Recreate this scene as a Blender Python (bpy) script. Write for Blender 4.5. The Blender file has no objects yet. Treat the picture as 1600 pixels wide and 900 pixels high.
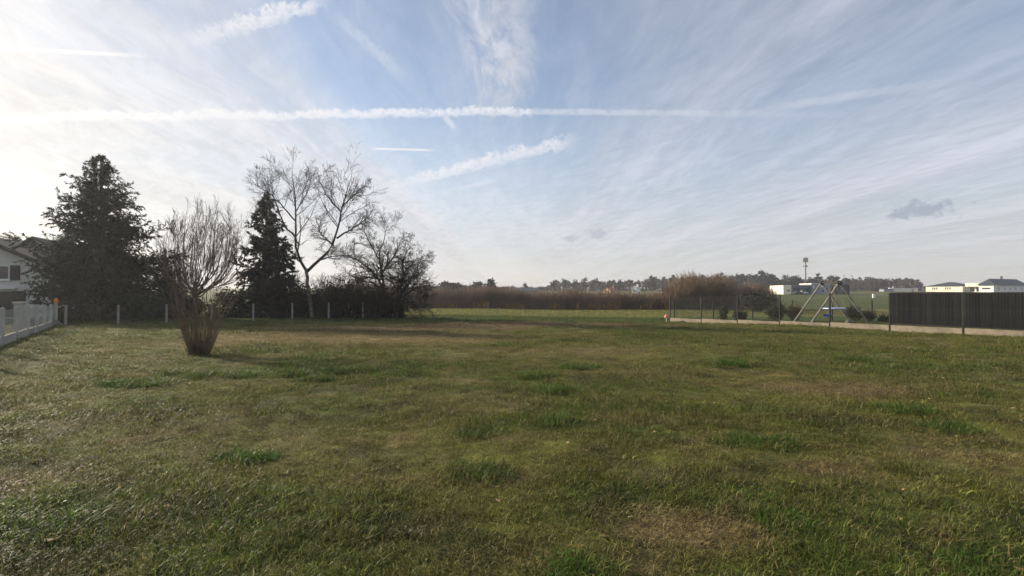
import bpy, math, random
import numpy as np
from mathutils import Vector, Matrix
rng = np.random.default_rng(7)
R = math.radians
scene = bpy.context.scene
COL = scene.collection

# ------------------------------------------------------------------ camera
EYE, HORIZON, F = 1.70, 459.0, 800.0
PITCH = math.atan((HORIZON - 450.0) / F)
cam_data = bpy.data.cameras.new('camera')
cam_data.sensor_width, cam_data.lens = 36.0, 18.0
cam_data.clip_start, cam_data.clip_end = 0.05, 6000.0
cam = bpy.data.objects.new('camera', cam_data)
cam.location = (0, 0, EYE)
cam.rotation_euler = (math.pi / 2 + PITCH, 0, 0)
COL.objects.link(cam)
scene.camera = cam

# ------------------------------------------------------------------ sun
SUN_AZ, SUN_EL = R(-62), R(19)          # azimuth from +Y, negative to the left
SUN_DIR = Vector((math.sin(SUN_AZ) * math.cos(SUN_EL), math.cos(SUN_AZ) * math.cos(SUN_EL), math.sin(SUN_EL)))
sl = bpy.data.lights.new('sun', 'SUN')
sl.energy, sl.angle, sl.color = 5.0, R(2.0), (1.0, 0.88, 0.70)
sun = bpy.data.objects.new('sun', sl)
sun.rotation_euler = (-SUN_DIR).to_track_quat('-Z', 'Y').to_euler()
COL.objects.link(sun)

scene.view_settings.view_transform = 'Standard'
scene.view_settings.look = 'None'
scene.view_settings.exposure = 0.82
scene.view_settings.gamma = 1.0
scene.view_settings.use_curve_mapping = False
scene.render.engine = 'CYCLES'
scene.cycles.use_denoising = True
scene.cycles.max_bounces = 4
scene.cycles.use_adaptive_sampling = True
scene.cycles.adaptive_threshold = 0.02
scene.cycles.diffuse_bounces = 2
scene.cycles.transmission_bounces = 3
scene.cycles.transparent_max_bounces = 8
scene.cycles.volume_bounces = 0

# ------------------------------------------------------------------ node helpers
class NB:
    def __init__(s, tree): s.t = tree; s.n = tree.nodes; s.l = tree.links
    def put(s, sock, v):
        if isinstance(v, bpy.types.NodeSocket): s.l.new(v, sock)
        elif isinstance(v, (tuple, list)) and len(v) == 3 and sock.type == 'RGBA': sock.default_value = (*v, 1)
        else: sock.default_value = v
    def m(s, op, a, b=None, c=None, clamp=False):
        n = s.n.new('ShaderNodeMath'); n.operation = op; n.use_clamp = clamp
        for i, v in enumerate((a, b, c)):
            if v is not None: s.put(n.inputs[i], v)
        return n.outputs[0]
    def v(s, op, a, b=None):
        n = s.n.new('ShaderNodeVectorMath'); n.operation = op
        s.put(n.inputs[0], a)
        if b is not None: s.put(n.inputs[1], b)
        return n.outputs[1] if op in ('DOT_PRODUCT', 'LENGTH') else n.outputs[0]
    def scale(s, a, k):
        n = s.n.new('ShaderNodeVectorMath'); n.operation = 'SCALE'
        s.put(n.inputs[0], a); s.put(n.inputs['Scale'], k)
        return n.outputs[0]
    def smooth(s, x, a, b, lo=0.0, hi=1.0):
        n = s.n.new('ShaderNodeMapRange'); n.interpolation_type = 'SMOOTHSTEP'
        s.put(n.inputs[0], x)
        for i, v in enumerate((a, b, lo, hi)): n.inputs[i + 1].default_value = v
        return n.outputs[0]
    def noise(s, vec, scale, detail=4, rough=0.55, dist=0.0):
        n = s.n.new('ShaderNodeTexNoise'); n.inputs['Scale'].default_value = scale
        n.inputs['Detail'].default_value = detail; n.inputs['Roughness'].default_value = rough
        n.inputs['Distortion'].default_value = dist
        if vec is not None: s.l.new(vec, n.inputs['Vector'])
        return n.outputs[0]
    def mix(s, f, a, b, mode='MIX'):
        n = s.n.new('ShaderNodeMix'); n.data_type = 'RGBA'; n.blend_type = mode
        s.put(n.inputs[0], f); s.put(n.inputs[6], a); s.put(n.inputs[7], b)
        return n.outputs[2]
    def comb(s, x, y, z):
        n = s.n.new('ShaderNodeCombineXYZ')
        for i, v in enumerate((x, y, z)): s.put(n.inputs[i], v)
        return n.outputs[0]
    def sep(s, v):
        n = s.n.new('ShaderNodeSeparateXYZ'); s.l.new(v, n.inputs[0]); return n.outputs

def pix_dir(x, y):
    d = Vector(((x - 800) / F, -(y - 450) / F, -1.0))
    return (cam.rotation_euler.to_matrix() @ d).normalized()

# ------------------------------------------------------------------ world: Nishita sky with cirrus and contrails
world = bpy.data.worlds.new('World'); scene.world = world; world.use_nodes = True
world.cycles.sampling_method = 'MANUAL'; world.cycles.sample_map_resolution = 256
wt = world.node_tree; wt.nodes.clear(); W = NB(wt)
sky = wt.nodes.new('ShaderNodeTexSky'); sky.sky_type = 'NISHITA'; sky.sun_disc = False
sky.sun_elevation = SUN_EL; sky.sun_rotation = SUN_AZ
sky.air_density, sky.dust_density, sky.ozone_density = 1.0, 0.25, 2.0
tc = wt.nodes.new('ShaderNodeTexCoord')
D = W.v('NORMALIZE', tc.outputs['Generated'])
dx, dy, dz = W.sep(D)
zc = W.m('MAXIMUM', W.m('ADD', dz, .03), 0.04)
px = W.m('DIVIDE', dx, zc); py = W.m('DIVIDE', dy, zc)
wob = W.noise(W.comb(W.m('MULTIPLY', px, .6), W.m('MULTIPLY', py, .35), 3.1), 1.0, 3)
pxw = W.m('ADD', px, W.m('MULTIPLY', W.m('SUBTRACT', wob, .5), .55))
# cirrus combed along one wind direction
st1 = W.noise(W.comb(W.m('MULTIPLY', pxw, 1.5), W.m('MULTIPLY', py, .20), 1.7), 1.6, 6, .60, .3)
st2 = W.noise(W.comb(W.m('MULTIPLY', pxw, 5.0), W.m('MULTIPLY', py, 1.1), 5.2), 1.7, 6, .68, .8)
tex = W.m('ADD', W.m('MULTIPLY', st1, .6), W.m('MULTIPLY', st2, .4))
rip = W.noise(W.comb(W.m('MULTIPLY', W.m('ADD', pxw, W.m('MULTIPLY', py, .5)), 6.0), W.m('MULTIPLY', py, 2.6), 2.2), 1.5, 4, .6, .6)
streak = W.smooth(tex, .33, .68)
soft = W.smooth(W.noise(W.comb(W.m('MULTIPLY', pxw, .9), W.m('MULTIPLY', py, .30), 8.8), 1.0, 5, .5, .4), .30, .72)
left = W.m('MULTIPLY', W.smooth(pxw, -.60, -1.0), W.m('MULTIPLY_ADD', W.m('ADD', W.m('MULTIPLY', streak, .55), W.m('MULTIPLY', soft, .45)), .55, .45))
cen = W.m('MULTIPLY', W.m('MULTIPLY', W.smooth(pxw, -.30, -.12), W.smooth(pxw, .16, -.04)),
          W.m('MULTIPLY', W.smooth(py, 3.0, 2.3), W.m('MULTIPLY_ADD', W.smooth(st2, .34, .66), .62, .22)))
right = W.m('MULTIPLY', W.smooth(px, -.1, .9), W.m('ADD', W.m('MULTIPLY', soft, .42), W.m('MULTIPLY_ADD', streak, .20, .10)))
thin = W.m('MULTIPLY_ADD', streak, .22, .10)
cover = W.m('MAXIMUM', W.m('MAXIMUM', left, cen), W.m('MAXIMUM', right, thin))
veil = W.smooth(dz, .40, .03, 0.0, .80)
veil = W.m('MULTIPLY', veil, W.m('MULTIPLY_ADD', streak, .25, .86))
cover = W.m('SUBTRACT', 1.0, W.m('MULTIPLY', W.m('SUBTRACT', 1.0, cover), W.m('SUBTRACT', 1.0, veil)), clamp=True)
# contrails: straight trails, each on its own great circle
fine = W.noise(D, 80.0, 4, .62); mid = W.noise(D, 13.0, 3, .6)
TRAILS = [  # two points on the trail, half width and strength, puffiness, fade lengths
    ((-500, 190), (840, 174), 8, .85, 1.7, .02, .02), ((815, 174), (1430, 181), 6, .45, 1.0, .02, .55),
    ((-300, 60), (262, 89), 3, .95, .1, .05, .10), ((240, 82), (520, -8), 13, .7, 1.8, .15, .05),
    ((585, 296), (910, 214), 12, .8, 1.8, .12, .06), ((575, 232), (685, 235), 2.2, .85, 0, .02, .03),
    ((1170, 174), (1540, 118), 7, .22, .4, .10, .15), ((690, 300), (800, 276), 4, .30, .4, .05, .05),
    ((510, 14), (650, 135), 11, .26, 1.0, .05, .08), ((690, 178), (716, 206), 6, .5, .7, .01, .02),
]
trail = None
for (a, b, hw, amp, puff, f0, f1) in TRAILS:
    A, B = pix_dir(*a), pix_dir(*b)
    n = A.cross(B).normalized(); t = n.cross(A).normalized()
    ang = A.angle(B)
    perp = W.v('DOT_PRODUCT', D, tuple(n))
    along = W.m('ARCTAN2', W.v('DOT_PRODUCT', D, tuple(t)), W.v('DOT_PRODUCT', D, tuple(A)))
    perp = W.m('ADD', perp, W.m('MULTIPLY', W.m('SUBTRACT', fine, .5), puff * hw / F * 1.3))
    perp = W.m('ABSOLUTE', W.m('ADD', perp, W.m('MULTIPLY', W.m('SUBTRACT', mid, .5), puff * hw / F * .9)))
    prof = W.smooth(perp, hw / F, hw * .25 / F)
    ends = W.m('MULTIPLY', W.smooth(along, 0.0, f0), W.smooth(along, ang, ang - f1))
    tr = W.m('MULTIPLY', W.m('MULTIPLY', prof, ends), W.m('MULTIPLY', amp, W.smooth(fine, .25, .62, 1 - .55 * min(puff, 1.2), 1.0)))
    trail = tr if trail is None else W.m('MAXIMUM', trail, tr)
cs = W.m('MAXIMUM', W.v('DOT_PRODUCT', D, tuple(SUN_DIR)), 0.0)
glow = W.m('ADD', W.m('MULTIPLY', W.m('POWER', cs, 3.0), .16), W.m('MULTIPLY', W.m('POWER', cs, 14.0), .16))
ccol = W.mix(W.smooth(dz, .0, .22), (.365, .365, .375), (.375, .385, .43))
ccol = W.mix(W.m('POWER', cs, 4.0), ccol, (.43, .405, .365))
ccol = W.scale(ccol, W.m('MULTIPLY', W.m('ADD', 1.0, glow), W.m('MULTIPLY_ADD', W.smooth(W.m('ADD', W.m('MULTIPLY', tex, .7), W.m('MULTIPLY', rip, .3)), .34, .65), .30, .82)))
SKY_STRENGTH = 0.10
base = W.scale(sky.outputs[0], SKY_STRENGTH)
base = W.v('MULTIPLY', base, (1.08, .95, .88))
col = W.mix(cover, base, ccol)
col = W.mix(trail, col, W.scale(W.mix(W.m('POWER', cs, 4.0), (.47, .475, .51), (.50, .48, .45)), W.m('ADD', 1.0, glow)))
# three small grey low clouds
for (c, sx, sy, amp) in (((1440, 328), 36, 14, .62), ((936, 365), 17, 9, .42), ((892, 373), 18, 6, .35)):
    C = pix_dir(*c); r_ = Vector((C.y, -C.x, 0)).normalized(); u_ = r_.cross(C).normalized()
    xx = W.m('MULTIPLY', W.v('DOT_PRODUCT', D, tuple(r_)), F / sx); yy = W.m('MULTIPLY', W.v('DOT_PRODUCT', D, tuple(u_)), F / sy)
    rr = W.m('SQRT', W.m('ADD', W.m('MULTIPLY', xx, xx), W.m('MULTIPLY', yy, yy)))
    rr = W.m('ADD', rr, W.m('MULTIPLY', W.m('SUBTRACT', fine, .5), 3.2))
    fac = W.m('MULTIPLY', W.smooth(rr, 1.05, .25, 0, amp), W.smooth(W.v('DOT_PRODUCT', D, tuple(C)), .95, .96))
    col = W.mix(fac, col, (.17, .20, .25))
bg = wt.nodes.new('ShaderNodeBackground'); W.l.new(col, bg.inputs[0]); bg.inputs[1].default_value = 1.0
wo = wt.nodes.new('ShaderNodeOutputWorld'); W.l.new(bg.outputs[0], wo.inputs[0])

# ------------------------------------------------------------------ materials
MATS = {}
def mat(name, c1, c2=None, rough=.8, scale=6.0, bump=0.0, bscale=None, spec=.3, translucent=None, metallic=0.0):
    m = bpy.data.materials.new(name); m.use_nodes = True; MATS[name] = m
    N = NB(m.node_tree); p = m.node_tree.nodes['Principled BSDF']
    co = m.node_tree.nodes.new('ShaderNodeTexCoord').outputs['Object']
    if c2 is None: c2 = tuple(v * .75 for v in c1)
    f = N.smooth(N.noise(co, scale, 5, .6), .32, .68)
    c = N.mix(f, c1, c2); N.l.new(c, p.inputs['Base Color'])
    p.inputs['Roughness'].default_value = rough; p.inputs['Specular IOR Level'].default_value = spec
    p.inputs['Metallic'].default_value = metallic
    if bump:
        b = m.node_tree.nodes.new('ShaderNodeBump'); b.inputs['Strength'].default_value = bump; b.inputs['Distance'].default_value = .02
        N.l.new(N.noise(co, bscale or scale * 4, 5, .6), b.inputs['Height']); N.l.new(b.outputs[0], p.inputs['Normal'])
    if translucent:
        t = m.node_tree.nodes.new('ShaderNodeBsdfTranslucent'); N.l.new(c, t.inputs[0])
        x = m.node_tree.nodes.new('ShaderNodeMixShader'); x.inputs[0].default_value = translucent
        N.l.new(p.outputs[0], x.inputs[1]); N.l.new(t.outputs[0], x.inputs[2])
        N.l.new(x.outputs[0], m.node_tree.nodes['Material Output'].inputs[0])
    return m
mat('bark', (.060, .050, .042), (.030, .026, .022), .9, 5, .6, 30)
mat('bark_sunlit', (.24, .21, .17), (.11, .095, .078), .9, 4, .6, 30)  # lighter copy of bark: sunlight on the walnut trunk put into the colour
mat('twig_brown', (.135, .100, .072), (.080, .060, .045), .85, 3)
mat('twig_hedge', (.29, .205, .155), (.165, .12, .088), .85, .35)
mat('twig_willow', (.30, .225, .150), (.19, .14, .098), .85, .5)
mat('twig_grey', (.150, .128, .112), (.085, .072, .064), .85, .05)
mat('bush_stem', (.170, .120, .076), (.090, .066, .044), .8, 5)
mat('needles', (.034, .046, .026), (.018, .027, .016), .7, 1.2, translucent=.2)
mat('needles_blue', (.026, .038, .030), (.014, .022, .017), .7, 1.2, translucent=.2)
mat('hedge_leaf', (.026, .036, .018), (.013, .019, .010), .6, 1.0, translucent=.2)
mat('far_evergreen', (.030, .042, .028), (.018, .026, .020), .8, .08)
mat('shrub_leaf', (.045, .058, .026), (.022, .032, .016), .6, 2, translucent=.2)
mat('shrub_tan', (.16, .125, .055), (.085, .070, .035), .8, 2, translucent=.2)
mat('dry_reed', (.42, .27, .12), (.28, .17, .075), .8, 1, translucent=.3)
mat('concrete', (.27, .26, .24), (.18, .17, .16), .9, 2.5, .3, 40)
mat('concrete_white', (.44, .42, .38), (.31, .295, .27), .9, 2.0, .3, 40)
mat('concrete_warm', (.26, .215, .16), (.16, .135, .10), .9, 2.0, .3, 40)
mat('black_metal', (.012, .0125, .014), (.009, .0095, .011), .6, 3, spec=.25)
mat('slat_metal', (.0085, .0088, .0105), (.006, .0063, .0075), .65, 2, spec=.12)
mat('wire', (.030, .034, .032), None, .6, 2)
mat('wire_grey', (.32, .33, .33), None, .5, 2, metallic=.4)
mat('render_white', (.66, .64, .60), (.56, .54, .50), .9, .8, .15, 30)
mat('cream_wall', (.80, .74, .58), (.72, .66, .52), .9, .3)
mat('white_wall', (.80, .78, .72), (.72, .70, .66), .9, .3)
mat('grey_wall', (.30, .31, .32), (.24, .25, .26), .9, .3)
mat('blue_cladding', (.12, .15, .20), (.10, .125, .165), .6, .3)
mat('dark_cladding', (.030, .035, .040), (.022, .026, .030), .6, .3)
mat('slate', (.045, .058, .068), (.032, .042, .050), .6, .5)
mat('roof_tile', (.10, .085, .075), (.065, .055, .050), .85, 2.5, .5, 12)
mat('roof_red', (.30, .13, .08), (.21, .09, .06), .85, .5)
mat('tan_wall', (.42, .30, .20), (.34, .24, .165), .9, .5)
mat('glass_dark', (.02, .022, .026), None, .08, 1, spec=.6)
mat('shutter', (.040, .036, .034), (.030, .027, .026), .6, 3)
mat('white_paint', (.78, .78, .76), (.70, .70, .68), .5, 2)
mat('car_dark', (.03, .035, .045), None, .25, 1, spec=.6)
mat('tyre', (.02, .02, .02), None, .8, 4)
mat('wood_grey', (.30, .275, .235), (.18, .165, .14), .85, 3, .4, 20)
mat('blue_plastic', (.02, .06, .28), (.015, .045, .21), .4, 2, spec=.5)
mat('pale_blue_plastic', (.34, .40, .66), (.44, .50, .70), .45, 1.2, spec=.5)
mat('rope', (.35, .31, .24), None, .9, 10)
mat('orange_plastic', (.75, .22, .03), (.60, .17, .025), .5, 4)
mat('pink_plastic', (.85, .30, .28), (.75, .25, .24), .5, 4)
mat('mast_grey', (.11, .115, .12), None, .6, .5)
mat('stone', (.16, .15, .13), (.09, .085, .08), .9, 4, .4, 20)
mat('dead_leaf', (.22, .115, .045), (.34, .24, .13), .7, 9)

# ------------------------------------------------------------------ mesh helpers
def mesh_np(name, V, quads=None, tris=None, smooth=False):
    me = bpy.data.meshes.new(name)
    V = np.asarray(V, np.float32).reshape(-1, 3)
    q = np.zeros((0, 4), np.int32) if quads is None else np.asarray(quads, np.int32).reshape(-1, 4)
    t = np.zeros((0, 3), np.int32) if tris is None else np.asarray(tris, np.int32).reshape(-1, 3)
    me.vertices.add(len(V)); me.vertices.foreach_set('co', V.ravel())
    me.loops.add(q.size + t.size); me.loops.foreach_set('vertex_index', np.concatenate([q.ravel(), t.ravel()]))
    me.polygons.add(len(q) + len(t))
    ls = np.concatenate([np.arange(len(q)) * 4, q.size + np.arange(len(t)) * 3]).astype(np.int32)
    me.polygons.foreach_set('loop_start', ls)
    if smooth: me.polygons.foreach_set('use_smooth', np.ones(len(q) + len(t), bool))
    me.update(calc_edges=True); me.validate()
    return me

class MB:
    """collects boxes, prisms and tubes into one mesh"""
    def __init__(s): s.V = []; s.F = []; s.n = 0
    def add(s, V, F):
        V = np.asarray(V, float); s.V.append(V); s.F += [tuple(i + s.n for i in f) for f in F]; s.n += len(V); return s
    def box(s, x0, x1, y0, y1, z0, z1):
        V = [(x, y, z) for z in (z0, z1) for (x, y) in ((x0, y0), (x1, y0), (x1, y1), (x0, y1))]
        return s.add(V, [(3, 2, 1, 0), (4, 5, 6, 7), (0, 1, 5, 4), (1, 2, 6, 5), (2, 3, 7, 6), (3, 0, 4, 7)])
    def bar(s, a, b, r0, r1=None, sides=6):
        a, b = Vector(a), Vector(b); r1 = r0 if r1 is None else r1
        d = (b - a).normalized(); u = d.orthogonal().normalized(); w = d.cross(u)
        V = []
        for c, r in ((a, r0), (b, r1)):
            for k in range(sides):
                t = 2 * math.pi * (k + .5) / sides; V.append(c + u * (r * math.cos(t)) + w * (r * math.sin(t)))
        F = [(k, (k + 1) % sides, sides + (k + 1) % sides, sides + k) for k in range(sides)]
        return s.add(V, F + [tuple(range(sides))[::-1], tuple(range(sides, 2 * sides))])
    def prism(s, poly, y0, y1):
        """polygon of (x, z) extruded along y"""
        n = len(poly); V = [(x, y0, z) for x, z in poly] + [(x, y1, z) for x, z in poly]
        return s.add(V, [tuple(range(n)), tuple(range(n, 2 * n))[::-1]] + [((k + 1) % n, k, n + k, n + (k + 1) % n) for k in range(n)])
    def mesh(s, name, bevel=0.0):
        me = bpy.data.meshes.new(name); me.from_pydata(np.concatenate(s.V).tolist(), [], s.F)
        if bevel:
            import bmesh
            bm = bmesh.new(); bm.from_mesh(me)
            bmesh.ops.bevel(bm, geom=bm.edges[:], offset=bevel, segments=1, affect='EDGES', clamp_overlap=True); bm.to_mesh(me); bm.free()
        return me
def obj(name, me, m, parent=None, loc=None):
    o = bpy.data.objects.new(name, me); COL.objects.link(o)
    if m is not None and not me.materials: me.materials.append(MATS[m] if isinstance(m, str) else m)
    if parent is not None: o.parent = parent
    if loc is not None: o.location = loc
    return o
def tag(o, label=None, cat=None, group=None, kind=None):
    for k, v in (('label', label), ('category', cat), ('group', group), ('kind', kind)):
        if v: o[k] = v
    return o
def thing(name, label, cat, loc, rz=0.0, group=None):
    o = bpy.data.objects.new(name, None); COL.objects.link(o); o.empty_display_size = .2
    o.location = loc; o.rotation_euler = (0, 0, rz)
    return tag(o, label, cat, group)

def tube_arrays(P, Rr, sides=3):
    """P (B,n,3), Rr (B,n) -> verts, quads"""
    B, n, _ = P.shape
    T = np.gradient(P, axis=1); T /= np.linalg.norm(T, axis=2, keepdims=True) + 1e-9
    ref = np.where(np.abs(T[..., 2:3]) > .9, np.array([1., 0, 0]), np.array([0, 0, 1.]))
    U = np.cross(T, ref); U /= np.linalg.norm(U, axis=2, keepdims=True) + 1e-9
    Wv = np.cross(T, U)
    a = 2 * np.pi * np.arange(sides) / sides
    V = P[:, :, None] + Rr[:, :, None, None] * (U[:, :, None] * np.cos(a)[:, None] + Wv[:, :, None] * np.sin(a)[:, None])
    idx = np.arange(B * n * sides).reshape(B, n, sides)
    k1 = np.roll(idx, -1, 2)
    q = np.stack([idx[:, :-1], k1[:, :-1], k1[:, 1:], idx[:, 1:]], -1)
    return V.reshape(-1, 3), q.reshape(-1, 4)
def ribbon_arrays(P, Rr, r=rng):
    """the finest twigs: narrow strips, each turned its own way"""
    B, n, _ = P.shape; s = unit(np.cross(P[:, -1] - P[:, 0], r.normal(0, 1, (B, 3))))[:, None] * Rr[..., None] * 1.15
    V = np.stack([P - s, P + s], 2); idx = np.arange(B * n * 2).reshape(B, n, 2)
    q = np.stack([idx[:, :-1, 0], idx[:, :-1, 1], idx[:, 1:, 1], idx[:, 1:, 0]], -1)
    return V.reshape(-1, 3), q.reshape(-1, 4)
def join_arrays(parts):
    Vs, Qs, o = [], [], 0
    for V, q in parts: Vs.append(V); Qs.append(q + o); o += len(V)
    return np.concatenate(Vs), np.concatenate(Qs)
def unit(v): return v / (np.linalg.norm(v, axis=-1, keepdims=True) + 1e-9)
def walk(S, D0, L, n, wander, up, r=rng):
    """polylines from S along D0, length L, direction drifting by wander and pulled up"""
    B = len(S); P = np.zeros((B, n, 3)); P[:, 0] = S; d = unit(D0)
    for k in range(1, n):
        d = unit(d + r.normal(0, wander, (B, 3)) + np.array([0, 0, 1.]) * (up[:, None] if isinstance(up, np.ndarray) else up))
        P[:, k] = P[:, k - 1] + d * (L / (n - 1))[:, None]
    return P
def children(P, Rr, L, per, t0, t1, ang, sd, ratio, n, wander, up, rfac=.6, rend=.35, rmin=.004, r=rng):
    B, m, _ = P.shape
    i = np.repeat(np.arange(B), per); t = r.uniform(t0, t1, len(i)) * (m - 1)
    k = np.minimum(t.astype(int), m - 2); f = (t - k)[:, None]
    S = P[i, k] * (1 - f) + P[i, k + 1] * f
    T = unit(P[i, k + 1] - P[i, k])
    o = unit(np.cross(T, r.normal(0, 1, T.shape)))
    a = np.clip(r.normal(ang, sd, len(i)), .1, 1.9)[:, None]
    d = T * np.cos(a) + o * np.sin(a)
    Lc = L[i] * ratio * (1.15 - .55 * t / (m - 1)) * r.uniform(.65, 1.25, len(i))
    rs = np.maximum((Rr[i, k] * (1 - f[:, 0]) + Rr[i, k + 1] * f[:, 0]) * rfac, rmin)
    Pc = walk(S, d, Lc, n, wander, up, r)
    Rc = rs[:, None] * np.linspace(1, rend, n)[None]
    return Pc, np.maximum(Rc, rmin * .7), Lc
def leaves(P, size, w, r=rng, d=None, spread=1.0):
    """one thin rhombus per point"""
    n = len(P)
    dd = unit(r.normal(0, spread, (n, 3)) + (0 if d is None else d)); s = unit(np.cross(dd, r.normal(0, 1, (n, 3))))
    L = size * r.uniform(.6, 1.35, n)[:, None]; ww = w * r.uniform(.6, 1.35, n)[:, None]
    V = np.stack([P, P + dd * L * .45 + s * ww, P + dd * L, P + dd * L * .45 - s * ww], 1)
    return V.reshape(-1, 3), np.arange(n * 4).reshape(-1, 4)
def smooth_line(pts, n):
    p = np.array(pts, float); s = np.concatenate([[0], np.cumsum(np.linalg.norm(np.diff(p, axis=0), axis=1))])
    t = np.linspace(0, s[-1], n); q = np.stack([np.interp(t, s, p[:, k]) for k in range(p.shape[1])], 1)
    for _ in range(2): q[1:-1] = (q[:-2] + 2 * q[1:-1] + q[2:]) / 4
    return q

# ------------------------------------------------------------------ numpy value noise
_H = np.random.default_rng(3).random((256, 256))
def vnoise(x, y):
    xi, yi = np.floor(x).astype(int), np.floor(y).astype(int); fx, fy = x - xi, y - yi
    fx, fy = fx * fx * (3 - 2 * fx), fy * fy * (3 - 2 * fy)
    g = lambda a, b: _H[(xi + a) % 256, (yi + b) % 256]
    return (g(0, 0) * (1 - fx) + g(1, 0) * fx) * (1 - fy) + (g(0, 1) * (1 - fx) + g(1, 1) * fx) * fy
def fbm(x, y, s, o=4, off=0.0):
    a, t, w = 1.0, 0.0, 0.0
    for k in range(o):
        t = t + a * vnoise(x * s * 2 ** k + off + 17.3 * k, y * s * 2 ** k + off * 1.7 + 5.1 * k); w += a; a *= .5
    return t / w
def sst(x, a, b): t = np.clip((x - a) / (b - a), 0, 1); return t * t * (3 - 2 * t)

# ------------------------------------------------------------------ terrain
def height(x, y):
    x, y = np.asarray(x, float), np.asarray(y, float)
    h = -.10 * sst(y, 14, 34) - .22 * sst(y, 24, 40) * sst(x, -8, 8) - .22 * sst(y, 38, 60)
    h = h + np.maximum(0, y - 76) * .0145 * sst(y, 70, 110) * sst(y, 2600, 700)
    near = sst(np.hypot(x, y), 90, 30)
    h = h + near * ((fbm(x, y, .22, 3, 4.0) - .5) * .16 + (fbm(x, y, 1.4, 3, 9.0) - .5) * .075)
    h = h + .16 * np.exp(-((x - 2) / 9) ** 2 - ((y - 28.5) / 2.6) ** 2)        # low mound across the plot
    return h
def hz(x, y): return float(height(np.array([x]), np.array([y]))[0])
def X_at(px_, Y): return (px_ - 800) / F * Y
def Z_at(py_, Y): return EYE - (py_ - HORIZON) / F * Y

GREEN, LUSH, OLIVE = np.array([.086, .112, .018]), np.array([.078, .122, .018]), np.array([.132, .136, .028])
STRAW, BROWN, SHADE_DARK = np.array([.230, .170, .080]), np.array([.165, .102, .058]), np.array([.045, .052, .018])
PATCH = [  # x, y, rx, ry, colour, strength : dry, mown, lush and painted-shade patches of the plot
    (-6.5, 20.0, 8.5, 4.4, STRAW, .85), (-6, 26.0, 7.8, 3.0, BROWN, .95), (0.5, 28.0, 8, 2.4, BROWN, .95), (-11, 27, 5, 1.5, STRAW, .6),
    (1.30, 3.85, .70, .42, STRAW, .95), (5.8, 9.4, 1.9, .9, BROWN, .65), (3.1, 5.1, .5, .3, BROWN, .5), (2.6, 11.0, 1.6, .9, STRAW, .45),
    (4.6, 5.4, .9, .5, STRAW, .45), (-3.2, 6.0, 1.5, 1.0, STRAW, .30), (-5.2, 6.6, 1.6, .9, STRAW, .25), (-.9, 8.2, 1.6, .8, STRAW, .25),
    (.45, 3.3, .5, .25, STRAW, .6), (1.0, 15.0, 4, 1.8, STRAW, .4), (1.6, 7.2, .9, .5, STRAW, .4), (-4.5, 4.6, .8, .5, BROWN, .4),
    (-4.3, 11.4, 3.4, 1.1, LUSH, .75), (-7.6, 10.2, 1.6, .7, LUSH, .6), (4.2, 5.0, .7, .5, LUSH, .5), (1.7, 6.4, .6, .4, LUSH, .6),
    (9, 15, 5, 3, GREEN, .6), (12, 22, 6, 4, OLIVE, .5), (-2.1, 4.6, .4, .25, LUSH, .6), (-3.0, 3.2, .7, .5, SHADE_DARK, .6),
    (-16, 22, 4, 6, GREEN, .7), (.6, 7.6, .5, .35, LUSH, .6),
]
def field(x, y):
    """grass colour and lushness at a place"""
    a, b, c = fbm(x, y, .33, 4, 1.0), fbm(x, y, 1.5, 4, 7.0), fbm(x, y, .12, 3, 13.0)
    mixc = lambda A, B, f: A * (1 - f[:, None]) + B * f[:, None]
    C = mixc(np.repeat(GREEN[None], len(x), 0), OLIVE[None], sst(a, .38, .66))
    C = mixc(C, STRAW[None], .5 * sst(b, .55, .75)); C = mixc(C, LUSH[None], .75 * sst(fbm(x, y, .6, 4, 31.0), .58, .72))
    C = mixc(C, SHADE_DARK[None], .7 * sst(fbm(x, y, 2.3, 3, 23.0), .54, .72))  # shadow in the thin spots of the sward, put into the colour
    wx, wy = x + (b - .5) * 1.2 * np.clip(y / 10, .2, 2), y + (a - .5) * 1.2 * np.clip(y / 10, .2, 2)
    for (cx, cy, rx, ry, pc, s) in PATCH:
        d = np.hypot((wx - cx) / rx, (wy - cy) / ry)
        C = mixc(C, pc[None], s * sst(d + (b - .5) * .8, 1.15, .45))
    w2 = y + (c - .5) * 3 - .10 * x
    C = mixc(C, np.array([[.046, .088, .020]]), .9 * sst(w2, 31.5, 34) * sst(w2, 46, 43))          # green headland
    C = mixc(C, np.array([[.190, .190, .060]]), .9 * sst(w2, 43, 46.5) * sst(y, 76, 71))            # young crop
    far = sst(y, 70, 78)
    C = mixc(C, np.array([[.085, .110, .034]]) * (.8 + .5 * c[:, None]), far)
    C = mixc(C, np.array([[.150, .140, .050]]), .7 * far * sst(y + (a - .5) * 40, 190, 235))
    return C
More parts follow.
